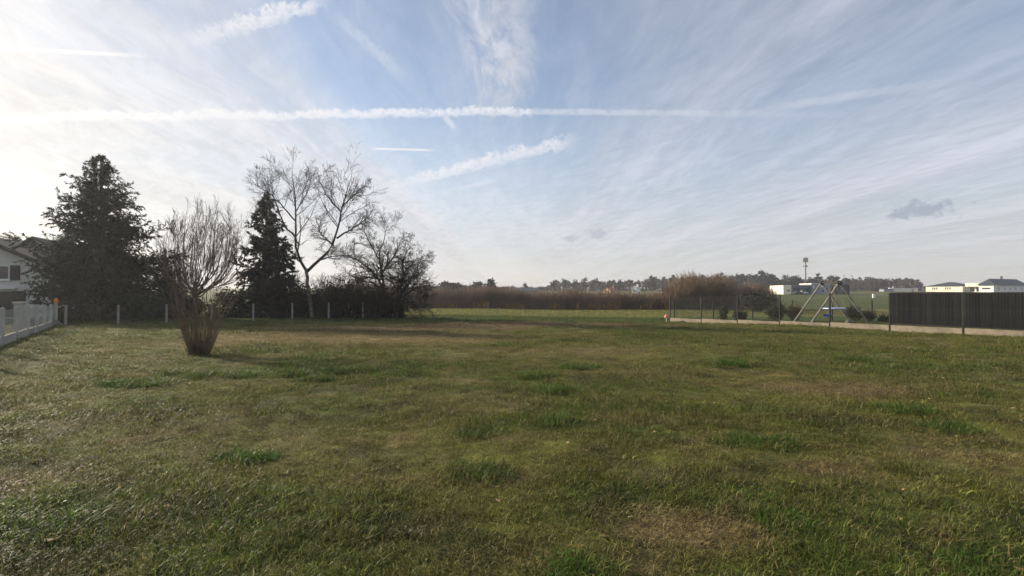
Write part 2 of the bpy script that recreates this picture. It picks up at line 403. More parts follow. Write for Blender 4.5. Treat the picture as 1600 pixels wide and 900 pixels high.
def make_ground():
    r = np.concatenate([np.linspace(.0, 6, 60)[:-1], 6 * (3000 / 6) ** np.linspace(0, 1, 240)])
    th = np.concatenate([np.linspace(-1.05, 1.05, 420), np.linspace(1.05, 2 * math.pi - 1.05, 90)[1:-1]])
    rr, tt = np.meshgrid(r[1:], th, indexing='ij'); x, y = (rr * np.sin(tt)).ravel(), (rr * np.cos(tt)).ravel()
    V = np.stack([x, y, height(x, y)], 1); n, k = rr.shape
    idx = np.arange(n * k).reshape(n, k); nx = np.roll(idx, -1, 1)
    q = np.stack([idx[:-1], idx[1:], nx[1:], nx[:-1]], -1).reshape(-1, 4)
    V = np.concatenate([V, [[0, 0, hz(0, 0)]]]); tri = np.stack([np.full(k, n * k), idx[0], nx[0]], 1)
    me = mesh_np('ground', V, q, tri, True)
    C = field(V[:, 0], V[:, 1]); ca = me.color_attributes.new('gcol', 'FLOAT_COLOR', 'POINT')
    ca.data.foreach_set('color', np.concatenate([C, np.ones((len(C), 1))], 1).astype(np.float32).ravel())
    m = bpy.data.materials.new('field_soil'); m.use_nodes = True; N = NB(m.node_tree); p = m.node_tree.nodes['Principled BSDF']
    at = m.node_tree.nodes.new('ShaderNodeAttribute'); at.attribute_name = 'gcol'
    pos = m.node_tree.nodes.new('ShaderNodeNewGeometry').outputs['Position']
    n1, n2 = N.noise(pos, 2.2, 6, .65), N.noise(pos, .5, 5, .6)
    c = N.mix(N.smooth(n1, .35, .7, 0, .55), at.outputs['Color'], (.035, .028, .017))
    c = N.mix(N.smooth(n2, .45, .75, 0, .35), c, (.15, .13, .05)); N.l.new(c, p.inputs['Base Color'])
    p.inputs['Roughness'].default_value = .95; p.inputs['Specular IOR Level'].default_value = .1
    bp = m.node_tree.nodes.new('ShaderNodeBump'); bp.inputs['Strength'].default_value = .8; bp.inputs['Distance'].default_value = .06
    N.l.new(N.noise(pos, 5.0, 6, .7), bp.inputs['Height']); N.l.new(bp.outputs[0], p.inputs['Normal'])
    me.materials.append(m)
    return tag(obj('ground', me, None), 'uneven grassy building plot running out to crop field and far meadow', kind='structure')
make_ground()

# ------------------------------------------------------------------ grass (uncountable: points carrying instanced tufts)
def blade_mesh(name, n, rad, h0, h1, w, lean, dry, r, broad=False):
    V, Q, T, tint = [], [], [], []
    for i in range(n):
        a, d = r.uniform(0, 6.283), rad * math.sqrt(r.uniform(0, 1)); bx, by = d * math.cos(a), d * math.sin(a)
        az = r.uniform(0, 6.283); L = r.uniform(h0, h1); ww = w * r.uniform(.6, 1.3); ln = np.clip(r.normal(lean, .3), .1, 1.5)
        sx, sy = -math.sin(az) * ww / 2, math.cos(az) * ww / 2; k = len(V)
        th, x, z, segs = max(.0, ln - .55), 0., -.012, 3
        prof = (1., .9, .6, 0.) if not broad else (.35, 1., .8, 0.)
        for s in range(segs + 1):
            cx, cy = bx + x * math.cos(az), by + x * math.sin(az); f = prof[s]
            if s < segs: V += [(cx - sx * f, cy - sy * f, z), (cx + sx * f, cy + sy * f, z)]
            else: V.append((cx, cy, z))
            x += math.sin(th) * L / segs; z += math.cos(th) * L / segs; z = max(z, .004 + .01 * r.uniform()) if s > 0 else z
            th += ln * .75 + r.normal(0, .12)
        Q += [(k, k + 1, k + 3, k + 2), (k + 2, k + 3, k + 5, k + 4)]; T.append((k + 4, k + 5, k + 6))
        isdry = r.uniform() < dry; b = r.uniform(.42, 1.62)
        tint += [(b, 1.0 if isdry else 0.0, r.uniform(), 1)] * 7
    me = mesh_np(name, V, Q, T, True)
    ca = me.color_attributes.new('tint', 'FLOAT_COLOR', 'POINT'); ca.data.foreach_set('color', np.array(tint, np.float32).ravel())
    return me
def grass_material():
    m = bpy.data.materials.new('grass_blade'); m.use_nodes = True; t = m.node_tree; N = NB(t); p = t.nodes['Principled BSDF']
    g = t.nodes.new('ShaderNodeAttribute'); g.attribute_name = 'gcol'; g.attribute_type = 'INSTANCER'
    k = t.nodes.new('ShaderNodeAttribute'); k.attribute_name = 'tint'
    s = N.sep(k.outputs['Vector'])
    c = N.mix(N.m('MULTIPLY', s[1], .75), g.outputs['Color'], (.27, .22, .10))
    sc = N.scale(c, s[0])
    N.l.new(sc, p.inputs['Base Color']); p.inputs['Roughness'].default_value = .5; p.inputs['Specular IOR Level'].default_value = .13
    tr = t.nodes.new('ShaderNodeBsdfTranslucent'); N.l.new(sc, tr.inputs[0])
    x = t.nodes.new('ShaderNodeMixShader'); x.inputs[0].default_value = .38
    N.l.new(p.outputs[0], x.inputs[1]); N.l.new(tr.outputs[0], x.inputs[2]); N.l.new(x.outputs[0], t.nodes['Material Output'].inputs[0])
    return m
GM = grass_material()
tufts = bpy.data.collections.new('grass_tufts')
gr = np.random.default_rng(11)
KIND = [('short', 72, .15, .028, .072, .0038, 1.3, .24)] * 4 + [('lush', 60, .12, .05, .115, .0043, 1.05, .08)] * 3 + \
       [('straw', 46, .17, .04, .11, .0040, 1.45, .65)] * 3 + [('weed', 14, .07, .04, .09, .018, 1.1, .03)] * 2
for i, (nm, n, rad, h0, h1, w, lean, dry) in enumerate(KIND):
    me = blade_mesh('tuft', n, rad, h0, h1, w, lean, dry, gr, nm == 'weed'); me.materials.append(GM)
    tufts.objects.link(bpy.data.objects.new('tuft_%02d' % i, me))
def scatter(name, pts, idx, scale, colr, label, tilt=.12):
    me = bpy.data.meshes.new(name); n = len(pts)
    me.vertices.add(n); me.vertices.foreach_set('co', pts.astype(np.float32).ravel())
    a = me.attributes.new('idx', 'INT', 'POINT'); a.data.foreach_set('value', idx.astype(np.int32))
    a = me.attributes.new('scl', 'FLOAT', 'POINT'); a.data.foreach_set('value', scale.astype(np.float32))
    rot = np.stack([gr.normal(0, tilt, n), gr.normal(0, tilt, n), gr.uniform(0, 6.283, n)], 1)
    a = me.attributes.new('rot', 'FLOAT_VECTOR', 'POINT'); a.data.foreach_set('vector', rot.astype(np.float32).ravel())
    a = me.attributes.new('gcol', 'FLOAT_COLOR', 'POINT'); a.data.foreach_set('color', np.concatenate([colr, np.ones((n, 1))], 1).astype(np.float32).ravel())
    o = obj(name, me, GM); tag(o, label, 'grass', kind='stuff')
    ng = bpy.data.node_groups.new(name, 'GeometryNodeTree')
    ng.interface.new_socket('Geometry', in_out='INPUT', socket_type='NodeSocketGeometry'); ng.interface.new_socket('Geometry', in_out='OUTPUT', socket_type='NodeSocketGeometry')
    N_, L_ = ng.nodes, ng.links; gi, go = N_.new('NodeGroupInput'), N_.new('NodeGroupOutput')
    ci = N_.new('GeometryNodeCollectionInfo'); ci.inputs['Collection'].default_value = tufts
    ci.inputs['Separate Children'].default_value = True; ci.inputs['Reset Children'].default_value = True
    ip = N_.new('GeometryNodeInstanceOnPoints'); ip.inputs['Pick Instance'].default_value = True
    def named(nm, ty):
        q = N_.new('GeometryNodeInputNamedAttribute'); q.data_type = ty; q.inputs['Name'].default_value = nm; return q.outputs['Attribute']
    e2r = N_.new('FunctionNodeEulerToRotation'); L_.new(named('rot', 'FLOAT_VECTOR'), e2r.inputs[0])
    L_.new(gi.outputs[0], ip.inputs['Points']); L_.new(ci.outputs[0], ip.inputs['Instance']); L_.new(named('idx', 'INT'), ip.inputs['Instance Index'])
    L_.new(e2r.outputs[0], ip.inputs['Rotation']); L_.new(named('scl', 'FLOAT'), ip.inputs['Scale']); L_.new(ip.outputs[0], go.inputs[0])
    md = o.modifiers.new('scatter', 'NODES'); md.node_group = ng
    return o
def sector(r0, r1, n, half):
    r = np.sqrt(gr.uniform(r0 * r0, r1 * r1, n)); t = gr.uniform(-half, half, n); return r * np.sin(t), r * np.cos(t)
TUFT_SPOTS = [(200, 597, .30), (240, 598, .24), (268, 583, .26), (300, 589, .24), (330, 584, .2), (375, 586, .26), (455, 583, .26), (525, 579, .26),
              (568, 577, .22), (500, 590, .2), (862, 606, .26), (870, 656, .22), (752, 673, .20), (735, 740, .26), (380, 712, .26), (1230, 815, .20),
              (1550, 888, .24), (905, 892, .18), (835, 588, .2), (905, 575, .3), (1410, 640, .3), (75, 815, .4), (1180, 690, .35), (1480, 668, .25), (1150, 570, .3), (1330, 560, .3)]
def keep_clear(x, y):
    k = np.ones(len(x), bool)
    k &= ~((x > 19.3 - 1.36 * (y - 21.9) / 2.45 - .05) & (y < 38))         # beyond the right boundary is the neighbour's
    return k
def make_grass():
    X, Y, I, S = [], [], [], []
    for (r0, r1, dens, half, s0, s1) in ((.8, 4.5, 190, 1.05, .8, 1.2), (4.5, 8, 130, 1.0, .9, 1.4), (8, 14, 75, .98, 1.1, 1.6), (14, 24, 36, .95, 1.3, 2.0), (24, 46, 13, .92, 1.6, 2.4)):
        n = int(dens * half * (r1 * r1 - r0 * r0)); x, y = sector(r0, r1, n, half)
        b, l = fbm(x, y, 1.5, 4, 7.0), fbm(x, y, .6, 4, 31.0); u = gr.random(n)
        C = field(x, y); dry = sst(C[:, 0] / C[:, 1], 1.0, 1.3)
        bare = sst(fbm(x, y, 2.3, 3, 23.0), .56, .72)
        keep = gr.random(n) > .35 * bare
        kind = np.where(u < .08 + .70 * dry, 7 + gr.integers(0, 3, n), gr.integers(0, 4, n))
        kind = np.where((gr.random(n) < .07 + .35 * sst(l, .55, .7)) & (dry < .5), 4 + gr.integers(0, 3, n), kind)
        kind = np.where(gr.random(n) < .025, 10 + gr.integers(0, 2, n), kind)
        X.append(x[keep]); Y.append(y[keep]); I.append(kind[keep]); S.append((gr.uniform(s0, s1, n) * (.80 + .36 * sst(l, .35, .7)))[keep])
    X, Y, I, S = map(np.concatenate, (X, Y, I, S))
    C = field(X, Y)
    for (px_, py_, rad) in TUFT_SPOTS:                                   # dark green tussocks that stand out of the sward
        yy = EYE * F / (py_ - HORIZON); xx = X_at(px_, yy); n = int(20 + 50 * rad); s = 1.05 + .055 * yy
        a, d = gr.uniform(0, 6.28, n), rad * np.sqrt(gr.random(n)) * (.7 + .03 * yy)
        X = np.concatenate([X, xx + d * np.cos(a) * 1.3]); Y = np.concatenate([Y, yy + d * np.sin(a)]); I = np.concatenate([I, 4 + gr.integers(0, 3, n)])
        S = np.concatenate([S, gr.uniform(.85, 1.35, n) * s]); C = np.concatenate([C, np.array([[.070, .125, .018]]) * gr.uniform(.8, 1.15, (n, 1))])
    k = keep_clear(X, Y) & (Y < 45); X, Y, I, S, C = X[k], Y[k], I[k], S[k], C[k]
    C = C * gr.uniform(.62, 1.42, (len(X), 1)); dr = (gr.random(len(X)) < .22)[:, None] * gr.uniform(.3, .8, (len(X), 1)); C = C * (1 - dr) + dr * np.array([[.175, .135, .055]])
    print('grass tufts', len(X))
    scatter('grass', np.stack([X, Y, height(X, Y)], 1), I, S, C, 'rough mown winter grass with straw patches covering the whole plot')
    # young crop beyond the headland, sown in rows
    rows = np.arange(45, 73, .55); xs = [np.arange(-34, 46, .42) for _ in rows]
    x = np.concatenate([a + gr.normal(0, .12, len(a)) for a in xs]); y = np.concatenate([np.full(len(a), r_) + gr.normal(0, .12, len(a)) for a, r_ in zip(xs, rows)])
    y = y + .10 * x; k = (gr.random(len(x)) < .85) & (y < 72.5) & (y - .10 * x > 44) & ~((x > 11) & (y < 39)); x, y = x[k], y[k]
    c = np.array([[.215, .215, .070]]) * gr.uniform(.6, 1.25, (len(x), 1))
    o = scatter('crop', np.stack([x, y, height(x, y)], 1), np.where(gr.random(len(x)) < .7, 10 + gr.integers(0, 2, len(x)), 5), gr.uniform(2.0, 3.4, len(x)), c,
            'low yellow-green crop growing in the field before the hedge'); o['category'] = 'crop'
    # grass of the neighbour's garden and of the house beyond the trees
    x, y = gr.uniform(9, 40, 5200), gr.uniform(20, 37, 5200); k = ~keep_clear(x, y); x, y = x[k], y[k]
    x2, y2 = gr.uniform(-40, -12, 5000), gr.uniform(36, 52, 5000); x, y = np.concatenate([x, x2]), np.concatenate([y, y2])
    o = scatter('garden_grass', np.stack([x, y, height(x, y)], 1), gr.integers(0, 7, len(x)), gr.uniform(1.5, 2.3, len(x)), np.array([[.075, .095, .028]]) * gr.uniform(.7, 1.2, (len(x), 1)),
            'short grass of the fenced gardens either side of the plot')
    # fallen leaves
    n = 420; x, y = sector(2.5, 14, n, .9); P = np.stack([x, y, height(x, y) + gr.uniform(.02, .06, n)], 1)
    V, q = leaves(P, .06, .018, gr, spread=1.0); V[:, 2] = np.repeat(P[:, 2], 4) + (V[:, 2] - np.repeat(P[:, 2], 4)) * .35
    tag(obj('fallen_leaves', mesh_np('fallen_leaves', V, q), 'dead_leaf'), 'dry curled leaves lying scattered in the grass', 'leaves', kind='stuff')
make_grass()

# ------------------------------------------------------------------ far buildings
def at(px_, Y): x = X_at(px_, Y); return (x, Y, hz(x, Y))
def part(name, mb, m, parent, bevel=0.0): return obj(name, mb.mesh(name, bevel), m, parent)
def window(parent, x0, x1, z0, z1, y, frame='white_paint', glass='glass_dark', d=.06, fw=.06):
    """frame proud of a wall whose face is at y (facing -y), with a pane set in it"""
    b = MB(); b.box(x0, x0 + fw, y - d, y + .02, z0, z1); b.box(x1 - fw, x1, y - d, y + .02, z0, z1)
    b.box(x0 + fw, x1 - fw, y - d, y + .02, z0, z0 + fw); b.box(x0 + fw, x1 - fw, y - d, y + .02, z1 - fw, z1)
    w = part('window', b, frame, parent); part('pane', MB().box(x0 + fw, x1 - fw, y - d * .4, y + .01, z0 + fw, z1 - fw), glass, w)
    return w
def gable(x0, x1, y0, y1, z0, zr, over=.4, th=.18):
    """a solid pitched roof with its ridge along y"""
    xm = (x0 + x1) / 2; s = (zr - z0) / (xm - x0); a = z0 - s * over
    return MB().prism([(x0 - over, a), (xm, zr), (x1 + over, a), (x1 + over, a + th), (xm, zr + th), (x0 - over, a + th)], y0 - over, y1 + over)
def hip(x0, x1, y0, y1, z0, zr, over=.5):
    x0, x1, y0, y1 = x0 - over, x1 + over, y0 - over, y1 + over; k = min(x1 - x0, y1 - y0) / 2
    V = [(x0, y0, z0), (x1, y0, z0), (x1, y1, z0), (x0, y1, z0)]
    V += [(x0 + k, (y0 + y1) / 2, zr), (x1 - k, (y0 + y1) / 2, zr)] if x1 - x0 > y1 - y0 else [((x0 + x1) / 2, y0 + k, zr), ((x0 + x1) / 2, y1 - k, zr)]
    Fs = [(0, 1, 5, 4), (1, 2, 5), (2, 3, 4, 5), (3, 0, 4), (3, 2, 1, 0)] if x1 - x0 > y1 - y0 else [(0, 1, 4), (1, 2, 5, 4), (2, 3, 5), (3, 0, 4, 5), (3, 2, 1, 0)]
    return MB().add(V, Fs)

# white school-like building with slate roofs, far right; its fronts face the low sun
Y0 = 290.0
b = thing('long_building', 'long cream single-storey building with low slate roofs above the black fence', 'building', (X_at(1554, Y0), Y0, at(1554, Y0)[2] - .4), R(-66))
def bx(px_): return (px_ - 1554) * .293
part('wall', MB().box(bx(1438), bx(1503), 0, 16, 0, 4.1), 'cream_wall', b)
part('roof', hip(bx(1438), bx(1503), 0, 16, 4.103, 6.7), 'slate', b)
for k in range(3):
    window(b, bx(1450 + 3.6 * k), bx(1451.8 + 3.6 * k), 2.0, 3.4, 0, 'glass_dark'); window(b, bx(1473 + 3.8 * k), bx(1474.8 + 3.8 * k), 2.0, 3.4, 0, 'glass_dark')
part('entrance_block', MB().box(bx(1503.5), bx(1533), 3, 18, 0, 5.2), 'white_wall', b)
part('canopy', MB().box(bx(1507), bx(1530), .2, 2.99, 3.7, 5.8), 'cream_wall', b)
for x0, x1 in ((1511, 1518), (1521, 1528)): window(b, bx(x0), bx(x1), .8, 3.4, 2.99, 'glass_dark')
part('pavilion_wall', MB().box(bx(1531), bx(1554), -1, 36, 0, 4.5), 'white_wall', b)
window(b, bx(1536), bx(1549), 2.1, 3.0, -1, 'glass_dark')
for k in range(5):
    y0 = 4 + 6.2 * k; w = part('window', MB().box(bx(1554) + .002, bx(1554) + .06, y0, y0 + 1.6, 1.6, 3.2), 'white_paint', b); part('pane', MB().box(bx(1554) + .062, bx(1554) + .08, y0 + .1, y0 + 1.5, 1.7, 3.1), 'glass_dark', w)
hr_ = part('pavilion_roof', hip(bx(1531), bx(1554), -1, 36, 4.503, 8.2, .9), 'slate', b)
part('chimney', MB().box(-4.0, -3.2, 16, 16.8, 7.0, 9.8), 'slate', hr_)

# box-shaped workshop with white end and blue cladding
Y0 = 215.0; sc_ = Y0 / F
p = at(1240, Y0); b = thing('workshop', 'low workshop with white end wall and blue-grey cladding, left of the mast', 'building', (p[0], p[1], p[2] - .2), R(0))
bx = lambda q: (q - 1240) * sc_
part('end_wall', MB().box(bx(1218), bx(1230.3), -3, 8, 0, 3.9), 'cream_wall', b)
window(b, bx(1224), bx(1228), 1.4, 2.0, -3, 'glass_dark')
part('wall', MB().box(bx(1230.4), bx(1264), -2, 8, 0, 3.8), 'blue_cladding', b)
part('roof', MB().box(bx(1230.2), bx(1265), -2.3, 8.3, 3.803, 4.0), 'grey_wall', b)
for k in range(3): window(b, bx(1236 + 3.6 * k), bx(1239.2 + 3.6 * k), 1.2, 2.9, -2, 'dark_cladding')
part('door', MB().box(bx(1255), bx(1261), -2.08, -1.95, 0, 3.0), 'dark_cladding', b)
p = at(1296, Y0); b = thing('grey_hall', 'grey rendered hall joined to a black clad block, behind the swing', 'building', (p[0], p[1], p[2] - .2))
bx = lambda q: (q - 1296) * sc_
part('wall', MB().box(bx(1268), bx(1298), 0, 9, 0, 4.5), 'grey_wall', b)
part('parapet', MB().box(bx(1267.5), bx(1298.2), -.15, 9.15, 4.503, 4.8), 'white_wall', b)
window(b, bx(1270), bx(1272.5), 2.6, 4.0, 0, 'white_paint', 'white_paint'); window(b, bx(1280), bx(1288), 3.2, 3.9, 0, 'white_paint', 'white_paint'); window(b, bx(1284), bx(1288), 1.0, 2.2, 0)
part('dark_block', MB().box(bx(1298.4), bx(1325), -1, 9, 0, 4.1), 'dark_cladding', b)
part('door', MB().box(bx(1310), bx(1315), -1.08, -.95, 0, 3.0), 'blue_cladding', b)

def car(label, px_, Y, rz, paint, L=4.2):
    p = at(px_, Y); c = thing('parked_car', label, 'car', p, rz, 'cars parked by the workshop')
    h = L / 2
    prof = [(-h, .35), (-h, .85), (-h + .15, .95), (-h * .62, 1.0), (-h * .38, 1.45), (h * .30, 1.45), (h * .60, .98), (h - .15, .85), (h, .6), (h, .35)]
    part('body', MB().prism(prof, -.82, .82), paint, c, .05)
    part('side_window', MB().prism([(-h * .50, 1.02), (-h * .34, 1.38), (h * .26, 1.38), (h * .48, 1.02)], -.835, .835), 'glass_dark', c)
    for x in (-h * .62, h * .62):
        for y in (-.80, .80): part('wheel', MB().bar((x, y - .1, .32), (x, y + .1, .32), .32, sides=14), 'tyre', c)
    return c
car('white car parked in front of the blue-grey workshop', 1254, 208, R(4), 'white_paint')
car('dark car parked left of the white car by the workshop', 1246.5, 206, R(8), 'car_dark', 4.0)

# telecom mast
p = at(1259, 300); top = Z_at(402, 300) - p[2]
t = thing('telecom_mast', 'slim telecom mast with antenna panels rising above the wood', 'mast', p)
part('pole', MB().bar((0, 0, 0), (0, 0, top), .42, .26, 10), 'mast_grey', t)
part('base', MB().box(-.8, .8, -.8, .8, 0, .5), 'concrete', t)
for z, n, h in ((top - 1.6, 6, 2.6), (top - 5.2, 3, 1.0)):
    rg = MB()
    for k in range(12):
        a0, a1 = k * math.pi / 6, (k + 1) * math.pi / 6
        rg.bar((1.0 * math.cos(a0), 1.0 * math.sin(a0), z), (1.0 * math.cos(a1), 1.0 * math.sin(a1), z), .09, sides=4)
    for k in range(3): rg.bar((0, 0, z), (1.0 * math.cos(k * 2.094), 1.0 * math.sin(k * 2.094), z), .08, sides=4)
    part('ring', rg, 'mast_grey', t)
    for k in range(n):
        a = k * 2 * math.pi / n + .3; q = part('antenna_panel', MB().box(-.12, .12, -.24, .24, -h / 2, h / 2), 'mast_grey', t)
        q.location = (1.15 * math.cos(a), 1.15 * math.sin(a), z); q.rotation_euler = (0, 0, a)
# tall lamp posts of the sports ground
for px_, yt, Y, lb in ((1332, 431, 240, 'tall grey floodlight post standing before the far wood, right of the swing'), (1320, 431, 250, 'tall grey floodlight post behind the black clad block'), (1299.5, 433, 245, 'floodlight post showing above the swing beam')):
    p = at(px_, Y); h = Z_at(yt, Y) - p[2]; t = thing('floodlight_post', lb, 'lamp post', p, group='floodlight posts')
    part('pole', MB().bar((0, 0, 0), (0, 0, h), .13, .07, 8), 'mast_grey', t); part('lamp_head', MB().box(-1.2, .1, -.12, .12, h - .05, h + .14), 'mast_grey', t)
# white barrier and low sheds in the meadow
p = at(1366, 150); t = thing('field_barrier', 'white field barrier with a long bar beyond the black fence', 'barrier', p, R(-4))
part('post', MB().box(-.45, .35, -.2, .2, 0, 1.1), 'white_paint', t); part('bar', MB().bar((.3, 0, .85), (4.6, 0, .75), .07), 'white_paint', t); part('rest', MB().box(4.4, 4.55, -.06, .06, 0, .68), 'white_paint', t)
for px0, px1, Y, h, m, lb in ((1396, 1434, 330, 1.9, 'white_wall', 'long low white shed at the foot of the wood'), (1381, 1396, 320, 1.5, 'grey_wall', 'low pale grey shed left of the white shed')):
    p = at((px0 + px1) / 2, Y); w = (px1 - px0) * Y / F / 2; t = thing('low_shed', lb, 'shed', p)
    part('wall', MB().box(-w, w, 0, 4, -.3, h), m, t); part('roof', MB().prism([(-w - .3, h + .003), (w + .3, h + .003), (w + .3, h + .25), (-w - .3, h + .35)], -.3, 4.3), 'white_wall' if m == 'white_wall' else 'slate', t)
    part('door', MB().box(w * .5, w * .5 + 1.2, -.06, .05, -.3, h - .2), 'grey_wall', t)
# houses at the foot of the hill, above the hedge
def cottage(label, px_, ytop, Y, w, d, rz, wallm, roofm, hw):
    p = at(px_, Y); zt = Z_at(ytop, Y) - p[2]; t = thing('far_house', label, 'house', p, rz, 'houses at the foot of the wooded hill')
    z1 = zt - hw; part('wall', MB().prism([(-w, -.5), (w, -.5), (w, z1), (0, zt - .15), (-w, z1)], 0, d), wallm, t)
    r_ = part('roof', gable(-w, w, 0, d, z1, zt - .13, .35), roofm, t); part('chimney', MB().box(w * .3, w * .3 + .8, d * .5, d * .5 + .8, zt - 1.6, zt + .9), roofm, r_)
    for x in (-w * .5, w * .3): window(t, x, x + 1.0, max(z1 - 1.9, .5), max(z1 - .5, 1.6), 0)
    return t
cottage('far white gabled house above the hedge, left of its twin', 991, 447, 260, 1.1, 3.6, R(-42), 'white_wall', 'white_wall', 2.0)
cottage('far white gabled house beside the pale brown willows', 1031, 447.5, 260, 1.1, 3.6, R(-42), 'white_wall', 'slate', 2.0)
cottage('far tan house with red roof above the hedge', 948, 449, 250, 2.6, 6, R(-58), 'tan_wall', 'roof_red', 1.6)
cottage('far house showing a low grey roof above the hedge', 843, 449.5, 240, 4.5, 12, R(75), 'grey_wall', 'slate', 1.6)

# ------------------------------------------------------------------ far wood and single far trees
def bare_tree_arrays(H, Wd, r, n1=14, n2=5, n3=4, rt=.22, tmin=.03):
    P = walk(np.zeros((1, 3)), np.array([[0, 0, 1.]]), np.array([H * .72]), 6, .05, .1, r); Rr = np.linspace(rt, rt * .35, 6)[None]
    parts = [tube_arrays(P, Rr, 5)]; L = np.array([Wd * .75])
    P1, R1, L1 = children(P, Rr, L, n1, .28, 1, .75, .2, .8, 4, .12, .14, .6, .35, tmin * 1.6, r); parts.append(tube_arrays(P1, R1, 3))
    P2, R2, L2 = children(P1, R1, L1, n2, .25, 1, .6, .2, .6, 3, .14, .12, .6, .4, tmin, r); parts.append(ribbon_arrays(P2, R2, r))
    P3, R3, L3 = children(P2, R2, L2, n3, .2, 1, .6, .25, .6, 2, .15, .1, .6, .5, tmin * .9, r); parts.append(ribbon_arrays(P3, R3, r))
    return parts
def blob_arrays(H, Wd, r, n, size, conic=False, base=.15):
    """evergreen mass: clusters of leaf clumps in a crown shape"""
    nc = 26; t = r.uniform(base, 1, nc); wid = (1 - t) ** .8 if conic else np.sin(np.pi * np.clip(.12 + .86 * t, 0, 1)) ** .6
    a = r.uniform(0, 6.28, nc); d = Wd * wid * np.sqrt(r.uniform(.1, 1, nc)); C = np.stack([d * np.cos(a), d * np.sin(a), t * H], 1)
    i = r.integers(0, nc, n); s = (Wd * .34 * (1.2 - t[i] * .6))[:, None] * (np.array([1, 1, .55]))
    return leaves(C[i] + r.normal(0, .6, (n, 3)) * s, size, size * .36, r)
fr = np.random.default_rng(21)
def wood():
    prof_x = [560, 640, 700, 750, 800, 850, 868, 960, 1000, 1050, 1110, 1200, 1212, 1225, 1300, 1360, 1400, 1425, 1436, 1448, 1470]
    prof_y = [444, 446, 444, 444, 447, 447, 437, 436, 432, 431, 428, 425, 430, 433, 432, 432, 431, 431, 435, 447, 452]
    protos = [join_arrays(bare_tree_arrays(10, 4.6, fr, 11, 5, 3, .25, .15)) for _ in range(6)]
    ever = [blob_arrays(10, 3.6, fr, 260, 1.1, k == 0) for k in range(3)]
    A, E = [], []
    for row, (Y, n) in enumerate(((345, 210), (362, 200), (380, 190), (400, 180))):
        for k in range(n):
            px_ = fr.uniform(560, 1462); Yk = Y + fr.uniform(-9, 9); x = X_at(px_, Yk); z = hz(x, Yk)
            H = (Z_at(np.interp(px_, prof_x, prof_y), Yk) - z) * fr.uniform(.80, 1.03)
            if H < 2: continue
            src, dst = (ever[fr.integers(3)], E) if (fr.random() < (.16 if 1000 < px_ < 1300 else .06)) else (protos[fr.integers(6)], A)
            s = H / 10; a = fr.uniform(0, 6.28); M = np.array([[math.cos(a), -math.sin(a), 0], [math.sin(a), math.cos(a), 0], [0, 0, 1]])
            ws = s * fr.uniform(.85, 1.3) if H > 6 else s * 1.6
            dst.append((src[0] * np.array([ws, ws, s]) @ M.T + np.array([x, Yk, z - .2]), src[1]))
    # low scrub at the wood's edge closes the view under the crowns
    for k in range(420):
        px_ = fr.uniform(560, 1450); Yk = fr.uniform(332, 342); x = X_at(px_, Yk); s = fr.uniform(.25, .5)
        src = protos[fr.integers(6)]; A.append((src[0] * np.array([s * 1.8, s * 1.8, s]) + np.array([x, Yk, hz(x, Yk) - .6]), src[1]))
    w = thing('far_wood', 'bare winter wood with dark evergreens covering the far rise', 'wood', (X_at(1150, 360), 360, 0)); w['kind'] = 'stuff'
    off = np.array(w.location)
    for nm, L, m in (('bare_trees', A, 'twig_grey'), ('evergreens', E, 'far_evergreen')):
        V, q = join_arrays(L); obj(nm, mesh_np(nm, V - off, q), m, w)['kind'] = 'stuff'
wood()
def single_far(name, label, cat, px_, ytop, Y, Wd, kind, group):
    p = at(px_, Y); H = Z_at(ytop, Y) - p[2]; t = thing(name, label, cat, p, group=group)
    if kind == 'bare':
        pr = bare_tree_arrays(H, Wd, fr, 16, 6, 4, .3, .11)
        obj('trunk', mesh_np('trunk', *pr[0]), 'twig_grey', t); obj('crown', mesh_np('crown', *join_arrays(pr[1:])), 'twig_grey', t)
    else:
        obj('trunk', MB().bar((0, 0, -.2), (0, 0, H * .8), .25, .06, 6).mesh('trunk'), 'bark', t)
        obj('crown', mesh_np('crown', *blob_arrays(H, Wd, fr, 900, .75, kind == 'conic')), 'far_evergreen', t)
g = 'bare trees on the skyline above the hedge'
for px_, yt, Wd, lb in ((864, 434, 3.2, 'small round bare tree at the left end of the skyline row'), (880, 433, 4.2, 'bare tree on the skyline, second from the left of the row'), (897, 434, 4.0, 'bare tree on the skyline, third in the row from the left'),
                        (914, 431, 5.0, 'broad bare tree on the skyline in the middle of the row'), (933, 432, 4.4, 'bare tree on the skyline just left of the red roof'), (951, 435, 4.0, 'bare tree on the skyline straight behind the red roof'), (821, 440, 3.0, 'thin spindly bare tree standing alone above the hedge')):
    single_far('bare_tree', lb, 'tree', px_, yt, 270, Wd, 'bare', g)
g = 'dark evergreens behind the hedge'
for px_, yt, Wd, k, lb in ((696, 443, 3.6, 'round', 'dark flat-topped pine above the hedge, nearest the fruit trees'), (713, 444, 3.4, 'round', 'second dark pine above the hedge, beside its twin'), (747, 443, 4.0, 'round', 'rounded dark evergreen behind the hedge'), (767, 439, 3.4, 'conic', 'dark pointed conifer behind the hedge')):
    single_far('pine_tree', lb, 'tree', px_, yt, 180, Wd, k, g)
g = 'dark pines on the rise by the mast'
for px_, yt, Wd, k, lb in ((1192, 424, 5, 'round', 'large dark pine at the top of the wood above the willows'), (1229, 429, 4.5, 'round', 'dark pine above the white workshop end'), (1279, 427, 3.6, 'conic', 'pointed dark conifer just right of the mast'), (1246, 431, 4, 'round', 'dark pine immediately left of the mast'), (1303, 430, 4, 'round', 'dark pine rising behind the grey hall')):
    single_far('pine_tree', lb, 'tree', px_, yt, 325, Wd, k, g)

